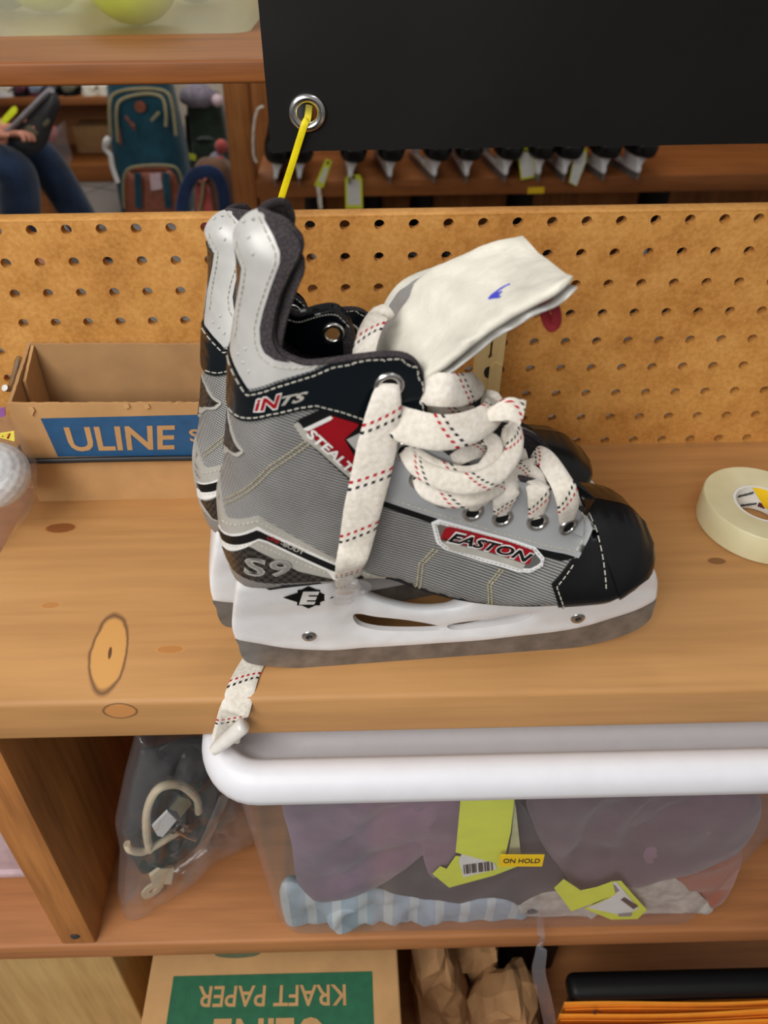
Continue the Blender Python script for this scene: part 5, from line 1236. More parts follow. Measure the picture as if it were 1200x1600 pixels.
gt = thing('glass_dish', 'smoky green dish in the dark at the right of the bottom shelf', 'dish', (.42, -.05, -.70))
link('dish_body', MB().box((gt0[0], -.09, -.70), (.55, -.015, gt1[2]), .006, 3), M['glassgreen'], gt); link('dish_rim', MB().tube([(gt0[0], -.091, gt0[2] - .003), (.55, -.091, gt0[2] + .002)], .003, 8), M['black'], gt)
for k in range(7):
    zt = -.4630 - .0012 * k; y = -.2530 - .0075 * k; l0 = atY(921 - (36 if k > 0 else 0) - 3 * (k > 3), 1560, y)[0]
    ev = thing('paper_folder', ['rearmost orange folder, set in further from the left than the others', 'second orange folder from the back of the upright row', 'third orange folder from the back of the upright row', 'fourth orange folder from the back of the upright row', 'fifth orange folder from the back of the upright row', 'sixth orange folder from the back of the upright row', 'frontmost orange folder of the upright row'][k], 'folder', (l0 + .12, y, -.70), 'orange folders on the bottom shelf')
    mb = MB(); tilt = .010
    mb.slab(lambda s_, t_: (l0 + .26 * s_, y + tilt * (1 - t_) * -1 + .0012 * math.sin(s_ * 6 + k), -.70 + (zt + .70) * t_ + .0016 * math.sin(s_ * 5 + k * 2) * t_), 16, 6, .0019); link('folder_back', mb, M['orange'], ev, 30)
    mb = MB(); mb.slab(lambda s_, t_: (l0 + .001 + .258 * s_, y - .0032 - tilt * (1 - t_) + .0012 * math.sin(s_ * 6 + k), -.70 + (zt + .694) * t_), 16, 6, .0008); link('folder_front', mb, M['orange'], ev, 30)
    if k in (0, 2):
        tb_ = MB(); q = l0 + (.022 if k == 0 else .033)
        for j in range(4 if k == 0 else 1): tb_.box((q + .0035 * j, y - .0002 , zt - .004), (q + .0035 * j + .0013, y + .0024, zt + .0012))
        link('folder_mark', tb_, M['barcode'], ev, 0)
cs = [atY(x, y, -.265) for x, y in ((843, 1412), (846, 1450), (836, 1500), (842, 1530), (855, 1570), (868, 1640))]
cs = [wall(843, 1418, -.003), wall(845, 1455, -.004), atY(846, 1485, -.262), atY(842, 1520, -.268), atY(852, 1562, -.272), atY(866, 1630, -.275)]
single('plastic_strap', MB().ribbon(catmull(cs, 8), (0, -1, .3), [.004 + .008 * min(1, k / 22) for k in range(41)], .0022), M['bin_pl'], 'clear plastic strap dangling in front of the bin bottom', 'strap')
# ================================================================== shelf above and behind the pegboard
us = thing('upper_shelf', 'blurred amber wooden shelf above the pegboard carrying the frosted bin', 'shelf', (-.1, .27, -.72))
link('shelf_board', MB().box((-.80, .12, .2835), (.72, .64, .3020), .003, 3), M['wood_far'], us)
link('end_panel', MB().box((-.82, .12, -.72), (-.80, .64, .50), .002, 2), M['wood_farz'], us); link('end_panel', MB().box((.72, .12, -.72), (.74, .64, .50), .002, 2), M['wood_farz'], us)
fb = thing('frosted_bin', 'frosted plastic bin of yellow balls on the shelf above, cut by the photo top', 'bin', (-.40, .36, .302))
body = MB(); rloft(body, [[(x, y, z) for x, y in rrect(-.740 - .06 * (z - .302), -.087 + .06 * (z - .302), .2720 - .06 * (z - .302), .622, .02)] for z in np.linspace(.3025, .50, 8)], cap1=False)
link('bin_body', body, M['bin2_pl'], fb, 60)
rimm = MB().tube([(x, y, .50) for x, y in rrect(-.754, -.073, .258, .628, .022)], .006, 8, True); link('bin_rim', rimm, M['bin2_pl'], fb, 60)
def softball(px, r, mat, label, y=.335, col='ball'):
    z = .3035 + r; q = atY(px, 10, y); ball('softball', (q[0], y, z), r, mat, label, 'ball', 'balls in the frosted bin', False)
softball(212, .048, M['ball_yellow'], 'large yellow ball nearest the middle in the frosted bin')
softball(75, .048, M['ball_yellow'], 'yellow ball further left and further back in the frosted bin', .47)
softball(12, .035, M['blueball'], 'dim blue ball at the far left in the frosted bin', .50); softball(308, .034, M['blueball'], 'dim blue ball right of the large yellow ball in the frosted bin', .56)

# ================================================================== skate rack across the aisle
RY = 1.5; rz = atY(800, 278, RY)[2]
rk = thing('skate_rack', 'blurred wooden rack across the aisle with rows of black skates', 'rack', (.75, 1.7, -.72))
px0, px1 = atY(357, 230, RY)[0], atY(394, 230, RY)[0]
link('rack_post', MB().box((px0, RY, -.72), (px1, RY + .09, .9), .003, 2), M['wood_farz'], rk)
link('rack_shelf', MB().box((px1, RY, rz - .047), (2.1, RY + .42, rz), .003, 2), M['wood_far'], rk)
link('rack_shelf', MB().box((px1, RY, rz - .40), (2.1, RY + .42, rz - .36), .003, 2), M['wood_far'], rk)
link('rack_back', MB().box((px0, RY + .42, -.72), (2.1, RY + .44, .9), .002, 1), M['wood_farz'], rk)
link('rack_post', MB().box((2.06, RY, -.72), (2.1, RY + .09, .9), .003, 2), M['wood_farz'], rk)

def rack_skate(loc, yaw, lean, label, group, tone=None):
    """ice skate seen toe-on: boot, toe cap, holder, runner, tongue"""
    s = thing('ice_skate', label, 'skate', loc, group, local=True)
    T_ = Matrix.Identity(4)
    secs = [(-.130, .085, .026, .085), (-.10, .080, .028, .11), (-.05, .076, .030, .13), (0, .070, .033, .12), (.05, .062, .036, .095), (.09, .058, .037, .078), (.12, .058, .035, .066), (.140, .062, .026, .044)]
    # (y along, sole z, half width, height)
    def sec(i, a):
        y, z0, hw, h = i; c, s_ = math.cos(a), math.sin(a); return (hw * math.copysign(abs(c) ** .7, c), -y, z0 + h / 2 + h / 2 * math.copysign(abs(s_) ** .7, s_))
    K = 20; mb = MB(); rings = [[sec(i, 2 * PI * k / K) for k in range(K)] for i in catmull(secs, 3)]
    rloft(mb, rings); link('boot', mb, M['black'], s, 60, local=True)
    mb = MB(); rings = [[sec((y, z, hw * 1.04, h * 1.04), 2 * PI * k / K) for k in range(K)] for y, z, hw, h in catmull([secs[5], secs[6], secs[7], (.148, .070, .014, .026)], 4)]
    rloft(mb, rings); link('toe_cap', mb, M['toe'], s, 60, local=True)
    mb = MB(); rings = [[(hw * math.cos(2 * PI * k / K), -.10 + hw * .7 * math.sin(2 * PI * k / K) + .05 * t, .16 + .12 * t) for k in range(K)] for t, hw in ((-1.2, .034), (-.4, .036), (.3, .034), (.9, .03))]
    mb2 = MB(); rings = [[(.034 * (1 - .1 * t) * math.cos(2 * PI * k / K), .075 + (.048) * math.sin(2 * PI * k / K), .13 + .14 * t) for k in range(K)] for t in np.linspace(0, 1, 5)]
    rloft(mb2, rings); link('ankle_collar', mb2, M['black'], s, 60, local=True)
    hb = MB()
    for (y0, y1) in ((-.125, -.055), (.045, .125)):
        rloft(hb, [[(x, -y, z) for x, y in rrect(-w, w, y0 + e_, y1 - e_, min(.004, w * .8), 3)] for z, w, e_ in ((.022, .0055, 0), (.040, .0085, .003), (.052, .013, .004), (.066, .017, 0))])
    hb.box((-.0055, -.130, .018), (.0055, .130, .034), .002, 1)
    link('blade_holder', hb, M['white_pl'], s, 50, local=True)
    link('steel_runner', MB().box((-.0018, -.135, .0), (.0018, .135, .020), .001, 1), M['blade'], s, local=True)
    s.matrix_world = Matrix.Translation(loc) @ Matrix.Rotation(yaw, 4, 'Z') @ Matrix.Rotation(lean, 4, 'Y')
    return s
proto = None
cx = [424, 462, 541, 600, 665, 725, 781, 830, 878, 936, 986]
names = ['first black skate from the left on the rack, beside the post', 'second black skate from the left on the rack, under the banner edge', 'third black skate from the left on the rack, with a white round heel patch', 'fourth black skate from the left on the rack', 'fifth black skate from the left on the rack', 'sixth black skate from the left on the rack', 'seventh black skate from the left on the rack', 'eighth black skate from the left on the rack, behind the upright tag', 'third black skate from the right end of the rack', 'second black skate from the right end of the rack', 'rightmost black skate on the rack, next to the bare wood']
def place(proto, px, y, z, yaw, lean, label):
    q = on_plane(px, 262, (0, 1, 0), y - .12); loc = (q[0], y + .012, z)
    o = proto if not proto.get('_used') else copy_tree(proto)
    proto['_used'] = 1; o['label'] = label
    o.matrix_world = Matrix.Translation(loc) @ Matrix.Rotation(yaw, 4, 'Z') @ Matrix.Rotation(lean, 4, 'Y'); return o
proto = rack_skate((0, 0, 0), 0, 0, names[0], 'black skates on the rack')
for k, x in enumerate(cx):
    place(proto, x, RY + .080, rz + .0005, math.radians(7 + 4 * math.sin(k * 2.1)) if k > 1 else .05, math.radians(5 if k % 2 else 9), names[k])
low = ['black skate on the lower rack shelf below the slanted tag', 'black skate on the lower rack shelf below the fourth upper skate', 'black skate on the lower rack shelf below the middle of the upper row', 'black skate on the lower rack shelf right of the yellow sticker', 'black skate at the right end of the lower rack shelf']
for k, x in enumerate((500, 600, 690, 860, 1090)):
    q = atY(x, 318, RY + .03); o = copy_tree(proto); o['label'] = low[k]; o['group'] = 'black skates on the lower rack shelf'
    o.matrix_world = Matrix.Translation((q[0], RY + .165, rz - .3595)) @ Matrix.Rotation(.3 + .1 * k, 4, 'Z')
def rtag(px, y, label, white=.75, name='price_tag'):
    P_ = [atY(a, b, y) for a, b in px]; c = np.mean(P_, 0); o = thing(name, label, 'tag', (c[0], y, min(p[2] for p in P_)), 'tags on the rack skates')
    link('tag_card', MB().prism(P_, (0, .0012, 0)), M['tagyel'], o, 0)
    Q = [c + (p - c) * np.array([white, 1, white]) - np.array([0, .0006, .004]) for p in P_]
    link('tag_label', MB().prism(Q, (0, .0005, 0)), M['paper'], o, 0)
    hc = c + (np.array(P_[0]) + np.array(P_[1])) / 2 * .0; h_ = (P_[0] + P_[1]) / 2 * .8 + c * .2
    link('tag_hole', MB().lathe([(0, 0), (.004, 0)], h_ - np.array([0, .0013, 0]), (0, 1, 0), 12), M['maroon'], o, 0)
rtag([(543, 273), (562, 273), (566, 280), (567, 326), (540, 326), (539, 280)], RY - .012, 'upright yellow tag hanging in front of the rack shelf, left part')
rtag([(509, 248), (519, 252), (505, 294), (491, 290)], RY - .012, 'slanted yellow tag left of the upright one on the rack', .55)
rtag([(808, 231), (834, 230), (838, 277), (814, 281)], RY - .015, 'upright yellow tag with a white label hanging right of the rack middle', .78)
rtag([(905, 231), (917, 233), (916, 252), (901, 291), (889, 285), (897, 245)], RY - .015, 'slanted yellow and white tag near the right end of the skate row', .9)
rtag([(664, 229), (694, 228), (690, 243), (684, 245)], RY - .02, 'folded yellow tag corner just under the banner edge', .5)
q = [atY(a, b, RY - .0012) for a, b in ((825, 293), (851, 292), (850, 302), (824, 303))]
single('shelf_sticker', MB().prism(q, (0, .0010, 0)), M['holdyel'], 'small yellow sticker on the front edge of the rack shelf', 'sticker', smooth=0)
q = [atY(a, b, RY - .02) for a, b in ((412, 166), (402, 172), (396, 200), (396, 240), (401, 254))]
single('skate_lace', MB().ribbon(catmull(q, 8), (0, -1, .2), .007, .002), M['lace'], 'white lace looping down beside the rack post', 'lace')
q = [atY(a, b, RY - .02) for a, b in ((497, 292), (499, 305), (501, 326))]
single('skate_lace', MB().ribbon(catmull(q, 8), (0, -1, .2), .012, .002), M['lace'], 'white lace end hanging below the slanted tag', 'lace')

# ================================================================== bench unit on the left with shoes
LY = 3.15; lz = atY(60, 152, LY)[2]; lbz = atY(140, 258, LY)[2]
lu = thing('shoe_bench', 'blurred low wooden shoe shelf at the far left with an open cubby', 'shelf', (-1.5, 3.3, -.72))
link('top_board', MB().box((-2.4, LY, lz - .038), (-1.02, LY + .40, lz), .003, 2), M['wood_far'], lu)
link('bottom_board', MB().box((-2.4, LY, lbz - .085), (-1.02, LY + .40, lbz), .003, 2), M['wood_far'], lu)
link('back_panel', MB().box((-2.4, LY + .40, -.72), (-.98, LY + .42, .3), .002, 1), M['wood_low'], lu)
link('side_panel', MB().box((-1.02, LY, -.72), (-.98, LY + .40, lz + .2), .002, 1), M['wood_farz'], lu)
cbx = [atY(x, y, LY + .30) for x, y in ((120, 192), (166, 250))]
single('carton', MB().box((cbx[0][0], LY + .22, lbz + .001), (-1.04, LY + .38, cbx[0][2]), .003, 2), M['card_in'], 'dim brown carton in the cubby of the shoe shelf', 'box')
def shoe(px, w, h, mat, sole, label, cat='shoe', dy=.0):
    q = atY(px, 150, LY + .02); s = thing('shoe', label, cat, (q[0], LY + .14 + dy, lz), 'shoes on the low shelf')
    K = 20; mb = MB(); secs = [(-.13, .022, h * .55), (-.12, w * .8, h * .7), (-.07, w, h * .85), (0, w, h), (.06, w * .9, h * 1.5), (.12, w * .85, h * 1.7), (.135, w * .4, h * 1.4)]
    rings = [[(q[0] + hw * math.copysign(abs(math.cos(a)) ** .75, math.cos(a)), LY + .14 + dy + y, lz + .018 + hh * .5 + hh * .5 * math.sin(a)) for a in np.linspace(0, 2 * PI, K, endpoint=False)] for y, hw, hh in catmull(secs, 3)]
    rloft(mb, rings); link('upper', mb, mat, s, 60)
    mb = MB(); rloft(mb, [[(x, y, z) for x, y in rrect(q[0] - w * 1.05, q[0] + w * 1.05, LY + .005 + dy, LY + .275 + dy, w * .9)] for z in (lz + .0005, lz + .02)]); link('sole', mb, sole, s, 50)
    lc = MB().tube([(q[0] - w * .5, LY + .15 + dy, lz + .02 + h * 1.15), (q[0] + w * .5, LY + .16 + dy, lz + .02 + h * 1.25)], .005, 6); link('shoe_lace', lc, M['white'], s, 50)
shoe(8, .042, .06, M['shoe_white'], M['white_pl'], 'white shoe at the left end of the shoe shelf')
shoe(33, .038, .055, M['maroon'], M['black'], 'maroon shoe next to the white one at the left end of the shoe shelf')
shoe(57, .036, .05, M['greyshoe'], M['maroon'], 'grey blue shoe with a maroon sole on the shoe shelf')
shoe(82, .038, .05, M['dark'], M['black'], 'black shoe left of the middle of the shoe shelf'); shoe(109, .04, .05, M['olive'], M['black'], 'dark olive shoe beside the pair of cream shoes')
shoe(140, .038, .055, M['shoe_white'], M['shoe_white'], 'cream shoe, left one of the pair by the teal backpack'); shoe(165, .036, .055, M['shoe_white'], M['shoe_white'], 'cream shoe, right one of the pair by the teal backpack')
# clear bag in front of the cubby
cb = thing('plastic_sack', 'clear plastic sack with a coral cloth in front of the cubby beside the knee', 'bag', (-1.33, 3.0, lbz))
P_ = [((lambda q: (q[0], q[2]))(atY(a, b, 3.05))) for a, b in ((72, 200), (88, 198), (102, 187), (104, 215), (114, 250), (98, 274), (84, 262))]
link('sack_film', pillow(MB(), P_, (0, 3.05, 0), (1, 0, 0), (0, 0, 1), (0, -1, 0), .05, .05, .02, .02, 8), M['film'], cb, 60)
P_ = [((lambda q: (q[0], q[2]))(atY(a, b, 3.05))) for a, b in ((73, 198), (86, 197), (90, 212), (86, 222), (78, 220))]
single('folded_garment', pillow(MB(), P_, (0, 3.05, 0), (1, 0, 0), (0, 0, 1), (0, -1, 0), .03, .03, .012, .01, 10), M['coral'], 'coral cloth in the clear sack beside the knee', 'clothes', smooth=60)

# ================================================================== backpacks on the floor
def fpt(px, py, y): return atY(px, py, y)
def pack_body(x0, x1, y0, y1, z0, z1, r, taper=.85, n=10):
    mb = MB(); rings = []
    for k in range(n + 1):
        t = k / n; s_ = 1 - (1 - taper) * max(0, t - .45) / .55; bul = 1 + .03 * math.sin(t * PI); cxm = (x0 + x1) / 2; hw = (x1 - x0) / 2 * s_ * bul; d = (y1 - y0) * (1 - .25 * t)
        rings.append([(x, y, z0 + (z1 - z0) * t) for x, y in rrect(cxm - hw, cxm + hw, y1 - d, y1, r)])
    for k in range(1, 6):
        a = PI / 2 * k / 5; hw = (x1 - x0) / 2 * taper; d = (y1 - y0) * .75; e_ = .05 * (1 - math.cos(a)); rings.append([(x, y, z1 + .05 * math.sin(a)) for x, y in rrect((x0 + x1) / 2 - hw + e_, (x0 + x1) / 2 + hw - e_, y1 - d + e_, y1 - e_, max(r - e_, .01))])
    return rloft(mb, rings)
BY = 2.62
bl_, br_ = fpt(166, 240, BY)[0], fpt(281, 240, BY)[0]; bt = fpt(220, 135, BY)[2]; pz0 = fpt(230, 262, BY)[2]
bp_ = thing('backpack', 'large teal backpack with tan piping and a brown leather front pocket', 'backpack', ((bl_ + br_) / 2, BY + .1, -.72))
link('pack_body', pack_body(bl_, br_, BY, BY + .22, -.72, bt - .01, .06), M['teal'], bp_, 60)
pk_ = link('front_pocket', pack_body(fpt(195, 300, BY)[0], fpt(284, 300, BY)[0], BY - .07, BY + .02, -.72, pz0 - .05, .035, .92), M['leather'], bp_, 60)
ph = [fpt(a, b, BY - .075) for a, b in ((194, 325), (193, 285), (200, 265), (225, 259), (262, 259), (278, 266), (285, 290), (286, 325))]
link('pocket_piping', MB().tube(catmull(ph, 6), .006, 8), M['strap'], pk_)
for a in (((215, 270), (217, 325)), ((259, 270), (263, 325))):
    link('pocket_strap', MB().ribbon([fpt(*p, BY - .085) for p in (a[0], ((a[0][0] + a[1][0]) / 2, 298), a[1])], (0, -1, 0), .03, .005), M['teal'], pk_)
link('pocket_patch', MB().prism([fpt(a, b, BY - .074) for a, b in ((234, 272), (250, 270), (254, 295), (236, 298))], (0, .003, 0)), M['pink'], pk_, 0)
for nm, pts in (('piping', ((173, 215), (171, 165), (180, 146), (215, 139), (255, 142), (268, 160), (275, 212))), ('piping', ((184, 222), (182, 172), (192, 155), (225, 147), (252, 152), (259, 175), (259, 198)))):
    dy_ = .02
    link(nm, MB().tube(catmull([fpt(a, b, BY + .0 - dy_ + .05 * max(0, (190 - b)) / 50) for a, b in pts], 8), .007, 8), M['strap'], bp_)
link('leather_patch', MB().lathe([(0, -.004), (.022, -.004), (.024, 0)], fpt(219, 167, BY + .02), (0, 1, 0), 24), M['leather'], bp_)
for a in (((184, 200), (189, 226)), ((196, 182), (209, 200)), ((249, 175), (236, 189)), ((206, 192), (211, 203))):
    link('zip_pull', MB().ribbon([fpt(*a[0], BY - .012), fpt((a[0][0] + a[1][0]) / 2, (a[0][1] + a[1][1]) / 2, BY - .018), fpt(*a[1], BY - .014)], (0, -1, 0), .012, .003), M['leather'] if a[0][0] != 249 else M['strap'], bp_)
link('side_cord', MB().tube(catmull([fpt(a, b, BY - .01) for a, b in ((170, 215), (164, 232), (172, 242), (176, 262), (184, 285))], 6), [.012, .014, .016, .016, .014, .012] + [.011] * 19, 8), M['paper'], bp_)
GYY = 2.95
gx0, gx1 = fpt(286, 200, GYY)[0], fpt(350, 200, GYY)[0]
gp2 = thing('backpack', 'dark green bag standing behind, between the teal backpack and the rack post', 'backpack', ((gx0 + gx1) / 2, GYY + .1, -.72))
link('bag_body', pack_body(gx0, gx1, GYY, GYY + .18, -.72, fpt(310, 168, GYY)[2], .04), M['green'], gp2, 60)
link('bag_flap', pack_body(gx0 + .02, gx1 - .02, GYY - .04, GYY + .02, -.72, fpt(310, 232, GYY)[2], .02), M['green'], gp2, 60)
link('bag_strap', MB().ribbon([fpt(a, b, GYY - .03) for a, b in ((292, 180), (294, 215), (296, 260))], (0, -1, 0), .02, .004), M['black'], gp2)
link('bag_label', MB().prism([fpt(a, b, GYY - .05) for a, b in ((290, 239), (306, 243), (306, 251), (290, 249))], (0, .004, 0)), M['tagyel'], gp2, 0)
hc = fpt(310, 150, GYY + .05)
hat = thing('knit_hat', 'grey knitted hat lying on the dark green bag', 'hat', (hc[0], hc[1], hc[2] - .04))
hm_ = MB(); hm_.sphere(hc, .085, 22, 14, (1.05, .8, .62)); hm_.v = [tuple(np.array(v) * (1, 1, 1) + np.array([0, 0, .008 * noise.noise(Vector(v) * 25)])) for v in hm_.v]
link('hat_crown', hm_, M['greyknit'], hat, 60); pc = fpt(340, 157, GYY); link('hat_bobble', MB().sphere(pc, .028, 14, 10), M['pink'], hat, 60)
sy = 2.35
sx0, sx1 = fpt(296, 305, sy)[0], fpt(366, 305, sy)[0]
sb = thing('backpack', 'small brown and coral backpack with a navy strap in front of the rack post', 'backpack', ((sx0 + sx1) / 2, sy + .08, -.72))
link('pack_body', pack_body(sx0, sx1, sy, sy + .16, -.72, fpt(330, 278, sy)[2], .04), M['brownbag'], sb, 60)
link('coral_panel', pack_body(sx0 + .02, sx0 + .09, sy - .02, sy + .02, -.72, fpt(330, 300, sy)[2], .01), M['coral'], sb, 60)
for pts, w, m in ((((283, 330), (290, 295), (304, 274), (322, 268), (338, 274), (348, 296), (352, 330)), .05, M['navycl']), (((318, 282), (316, 305), (312, 330)), .014, M['strap'])):
    link('shoulder_strap', MB().ribbon(catmull([fpt(a, b, sy - .03) for a, b in pts], 6), (0, -1, .2), w, .012), m, sb, 50)
c1 = fpt(346, 229, 2.5); pl = thing('plush_toy', 'small coral toy with a round head sitting on the brown backpack', 'toy', (c1[0], c1[1], c1[2] - .1))
link('head', MB().sphere(c1, .027, 18, 12, (1, 1, 1.1)), M['coral'], pl, 60); c2 = fpt(340, 252, 2.5)
link('toy_body', MB().sphere(c2, .036, 18, 12, (1.0, .9, 1.1)), M['greyknit'], pl, 60)
link('stripe', MB().tube(catmull([fpt(326, 262, 2.455), fpt(335, 252, 2.45), fpt(348, 246, 2.455)], 5), .008, 8), M['coral'], pl, 60); link('toy_leg', MB().tube([fpt(340, 258, 2.46), fpt(344, 268, 2.45)], .012, 8), M['coral'], pl, 60)

# ================================================================== seated person at the left
def skinned(name, joints, edges, radii, mat, parent, sub=2, root=0):
    me = bpy.data.meshes.new(name + '_cage'); me.from_pydata([tuple(map(float, j)) for j in joints], edges, [])
    o = bpy.data.objects.new(name + '_cage', me); COL.objects.link(o)
    sk = o.modifiers.new('s', 'SKIN'); sk.use_smooth_shade = True
    for i, v in enumerate(me.skin_vertices[0].data):
        r = radii[i]; v.radius = (r, r) if not hasattr(r, '__len__') else r
        v.use_root = (i == root)
    sb_ = o.modifiers.new('u', 'SUBSURF'); sb_.levels = sub; sb_.render_levels = sub
    dg = bpy.context.evaluated_depsgraph_get(); em = bpy.data.meshes.new_from_object(o.evaluated_get(dg)); em.name = name
    off = Vector(root_of(parent).location) if parent else Vector()
    em.transform(Matrix.Translation(-off)); em.materials.clear(); em.materials.append(mat)
    for p in em.polygons: p.use_smooth = True
    bpy.data.objects.remove(o); bpy.data.meshes.remove(me)
    r = bpy.data.objects.new(name, em); COL.objects.link(r); r.parent = parent; return r
nk = fpt(24, 243, 1.92); fk = fpt(62, 225, 2.16)
person = thing('person', 'person in blue jeans sitting at far left, holding a dark shoe', 'person', (-1.55, 2.05, -.72))
hipn, hipf = Vector((-1.56, 1.98, -.215)), Vector((-1.56, 2.14, -.215))
nk, fk = Vector(nk) + Vector((-.01, .02, -.045)), Vector(fk) + Vector((-.015, .02, -.04))
na = Vector((fpt(14, 330, 1.92)[0], 1.94, -.60)); fa = Vector((fpt(106, 330, 2.16)[0] + .06, 2.18, -.62))
pel = Vector((-1.60, 2.06, -.19)); che = Vector((-1.53, 2.06, .12)); nec = Vector((-1.46, 2.06, .33)); hd = Vector((-1.42, 2.06, .47))
hn = Vector(fpt(14, 214, 1.99)); hf = Vector(fpt(36, 208, 2.06))
shn, shf = Vector((-1.50, 1.90, .25)), Vector((-1.50, 2.22, .25)); eln, elf = Vector((-1.47, 1.86, -.03)), Vector((-1.40, 2.26, -.02))
J = [pel, che, nec, hd, hd + Vector((.02, 0, .09)), hipn, nk, na, na + Vector((.02, 0, -.05)), na + Vector((.17, 0, -.085)), hipf, fk, fa, fa + Vector((.02, 0, -.04)), fa + Vector((.17, 0, -.065)), shn, eln, hn + Vector((-.10, -.02, -.005)), hn, shf, elf, hf + Vector((-.09, .03, 0)), hf]
E_ = [(0, 1), (1, 2), (2, 3), (3, 4), (0, 5), (5, 6), (6, 7), (7, 8), (8, 9), (0, 10), (10, 11), (11, 12), (12, 13), (13, 14), (1, 15), (15, 16), (16, 17), (17, 18), (1, 19), (19, 20), (20, 21), (21, 22)]
Rr = [.13, .14, .055, .085, .075, .085, .058, .042, .04, .035, .085, .058, .042, .04, .035, .06, .043, .03, (.036, .02), .06, .043, .03, (.036, .02)]
bodyo = skinned('body', J, E_, Rr, M['skin'], person)
# fingers: short chains rooted in the palm
def hand(c, fwd, side, up, nm):
    for k in range(4):
        b_ = c + side * (.022 * (1.5 - k)) + fwd * .015; ln = (.034, .042, .045, .038)[k]
        skinned('finger', [b_, b_ + fwd * ln, b_ + fwd * (ln + .020) - up * .016, b_ + fwd * (ln + .018) - up * .036], [(0, 1), (1, 2), (2, 3)], [.0105, .0098, .009, .0078], M['skin'], bodyo, 1)
    b_ = c - fwd * .02 + side * .03; skinned('thumb', [b_, b_ + side * .028 + fwd * .025, b_ + side * .026 + fwd * .058 - up * .008], [(0, 1), (1, 2)], [.013, .011, .009], M['skin'], bodyo, 1)
hand(hn, Vector((.95, -.1, .25)).normalized(), Vector((-.1, -.9, .3)).normalized(), Vector((-.2, .3, .9)).normalized(), 'near')
hand(hf, Vector((.9, -.3, .3)).normalized(), Vector((.2, -.5, .8)).normalized(), Vector((0, .8, .5)).normalized(), 'far')
skinned('jeans', [pel, hipn, (hipn + nk) / 2, nk, (nk + na) / 2, na + Vector((0, 0, -.02)), hipf, (hipf + fk) / 2, fk, (fk + fa) / 2, fa + Vector((0, 0, -.02))], [(0, 1), (1, 2), (2, 3), (3, 4), (4, 5), (0, 6), (6, 7), (7, 8), (8, 9), (9, 10)], [.15, .105, .09, .076, .070, .064, .105, .09, .076, .070, .064], M['denim'], person)
skinned('shirt', [pel + Vector((0, 0, .04)), che, nec + Vector((-.02, 0, -.05)), shn, eln * .6 + shn * .4, shf, elf * .6 + shf * .4], [(0, 1), (1, 2), (1, 3), (3, 4), (1, 5), (5, 6)], [.15, .165, .075, .078, .062, .078, .062], M['shirt'], person)
skinned('hair', [hd + Vector((-.02, 0, .05)), hd + Vector((0, 0, .12))], [(0, 1)], [.1, .085], M['hair'], person)
link('shoe', MB().sphere(na + Vector((.08, 0, -.085)), .1, 18, 12, (1.35, .5, .42)), M['black'], person, 60); link('shoe', MB().sphere(fa + Vector((.08, 0, -.065)), .1, 18, 12, (1.35, .5, .42)), M['black'], person, 60)
face_ = hd + Vector((.085, 0, .03)); link('nose', MB().sphere(face_ + Vector((.012, 0, 0)), .014, 10, 8, (1, .8, 1.3)), M['skin'], bodyo, 60)
for s_ in (-1, 1):
    link('eye', MB().sphere(face_ + Vector((-.004, s_ * .032, .022)), .011, 10, 8), M['white'], bodyo, 60); link('ear', MB().sphere(hd + Vector((0, s_ * .088, .03)), .026, 10, 8, (.8, .35, 1.2)), M['skin'], bodyo, 60)
link('mouth', MB().tube([face_ + Vector((0, -.022, -.04)), face_ + Vector((.006, 0, -.042)), face_ + Vector((0, .022, -.04))], .004, 6), M['coral'], bodyo, 60)
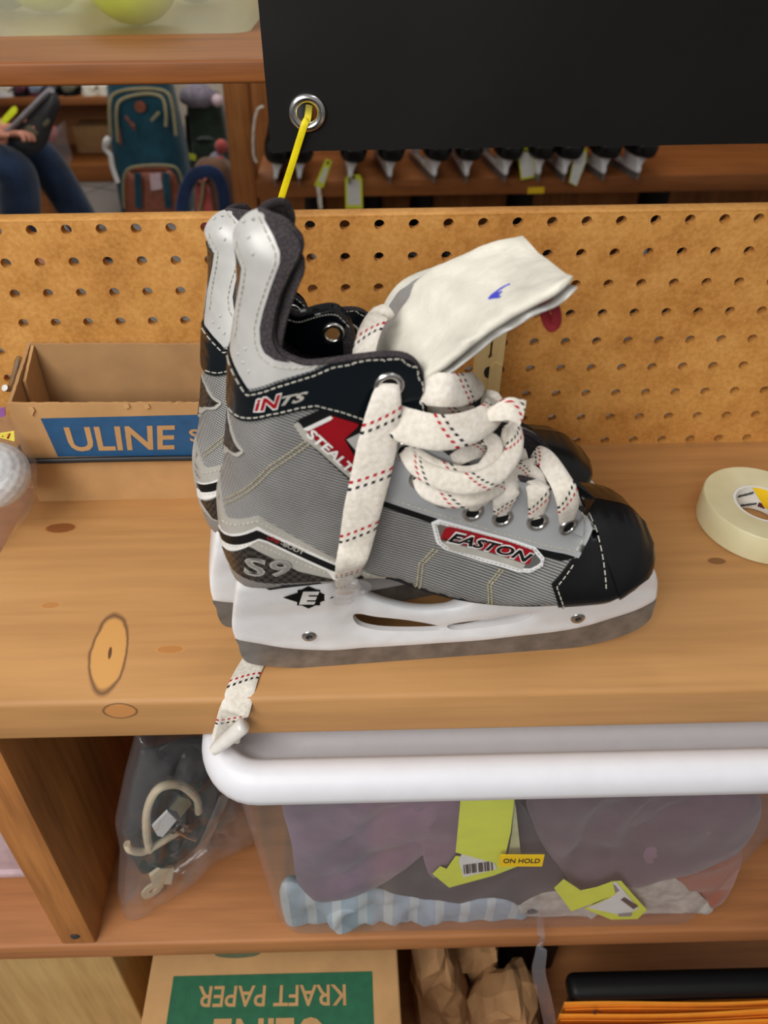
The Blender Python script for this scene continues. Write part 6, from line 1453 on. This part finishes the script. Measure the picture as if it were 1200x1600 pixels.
# stool the person sits on
sto = thing('wooden_bench', 'wooden bench under the seated person at the far left', 'bench', (-1.6, 2.06, -.72))
link('seat', MB().box((-1.85, 1.86, -.385), (-1.40, 2.26, -.345), .004, 2), M['wood_far'], sto)
for x in (-1.82, -1.44):
    link('leg', MB().box((x - .02, 1.88, -.72), (x + .02, 2.24, -.3845), .003, 2), M['wood_farz'], sto)
bq_ = [fpt(a, b, 2.55) for a, b in ((36, 275), (78, 330))]
single('wooden_box', MB().box((bq_[0][0] - .35, 2.55, -.72), (bq_[1][0], 2.8, bq_[0][2]), .004, 2), M['wood_far'], 'amber wooden box on the floor between the legs of the seated person', 'box')
# the shoe being held
hsx = fpt(58, 188, 2.03); hs_ = thing('shoe', 'dark grey shoe with a pale sole held up by the seated person', 'shoe', tuple(hsx))
ax_ = (Vector(fpt(62, 164, 2.03)) - Vector(fpt(30, 196, 2.03))).normalized(); nn_ = Vector((ax_.z, 0, -ax_.x)); yv = Vector((0, 1, 0)); c0 = Vector(fpt(46, 180, 2.03))
mb = MB(); rings = []
for t, h_, w_ in catmull([(-.115, .03, .02), (-.10, .085, .034), (-.05, .10, .036), (0, .085, .038), (.06, .06, .042), (.10, .045, .036), (.118, .02, .018)], 3):
    rings.append([tuple(c0 + ax_ * t + yv * (w_ * math.cos(a)) + nn_ * (h_ * .5 + h_ * .5 * math.sin(a))) for a in np.linspace(0, 2 * PI, 18, endpoint=False)])
rloft(mb, rings); link('upper', mb, M['dark'], hs_, 60)
mb = MB(); rings = []
for t, w_ in ((-.122, .018), (-.11, .036), (0, .042), (.09, .044), (.120, .026)):
    rings.append([tuple(c0 + ax_ * t + yv * (w_ * math.cos(a)) + nn_ * (-.008 + .011 * math.sin(a))) for a in np.linspace(0, 2 * PI, 14, endpoint=False)])
rloft(mb, rings); link('sole', mb, M['greycl'], hs_, 60)
for d in (.035, -.02):
    link('side_panel', MB().sphere(c0 + ax_ * d + nn_ * .04 - yv * .034, .02, 12, 8, (1.2, .25, 1.0)), M['olive'], hs_, 60)
q = [fpt(a, b, 1.97) for a, b in ((2, 186), (19, 167), (24, 166), (27, 170), (26, 176), (8, 194), (2, 193))]
single('price_tag', MB().prism(q, (0, .002, 0)), plain('neon_yellow_tag', (232, 246, 30), .6), 'bright yellow tag on the shoe held by the seated person', 'tag', smooth=0)
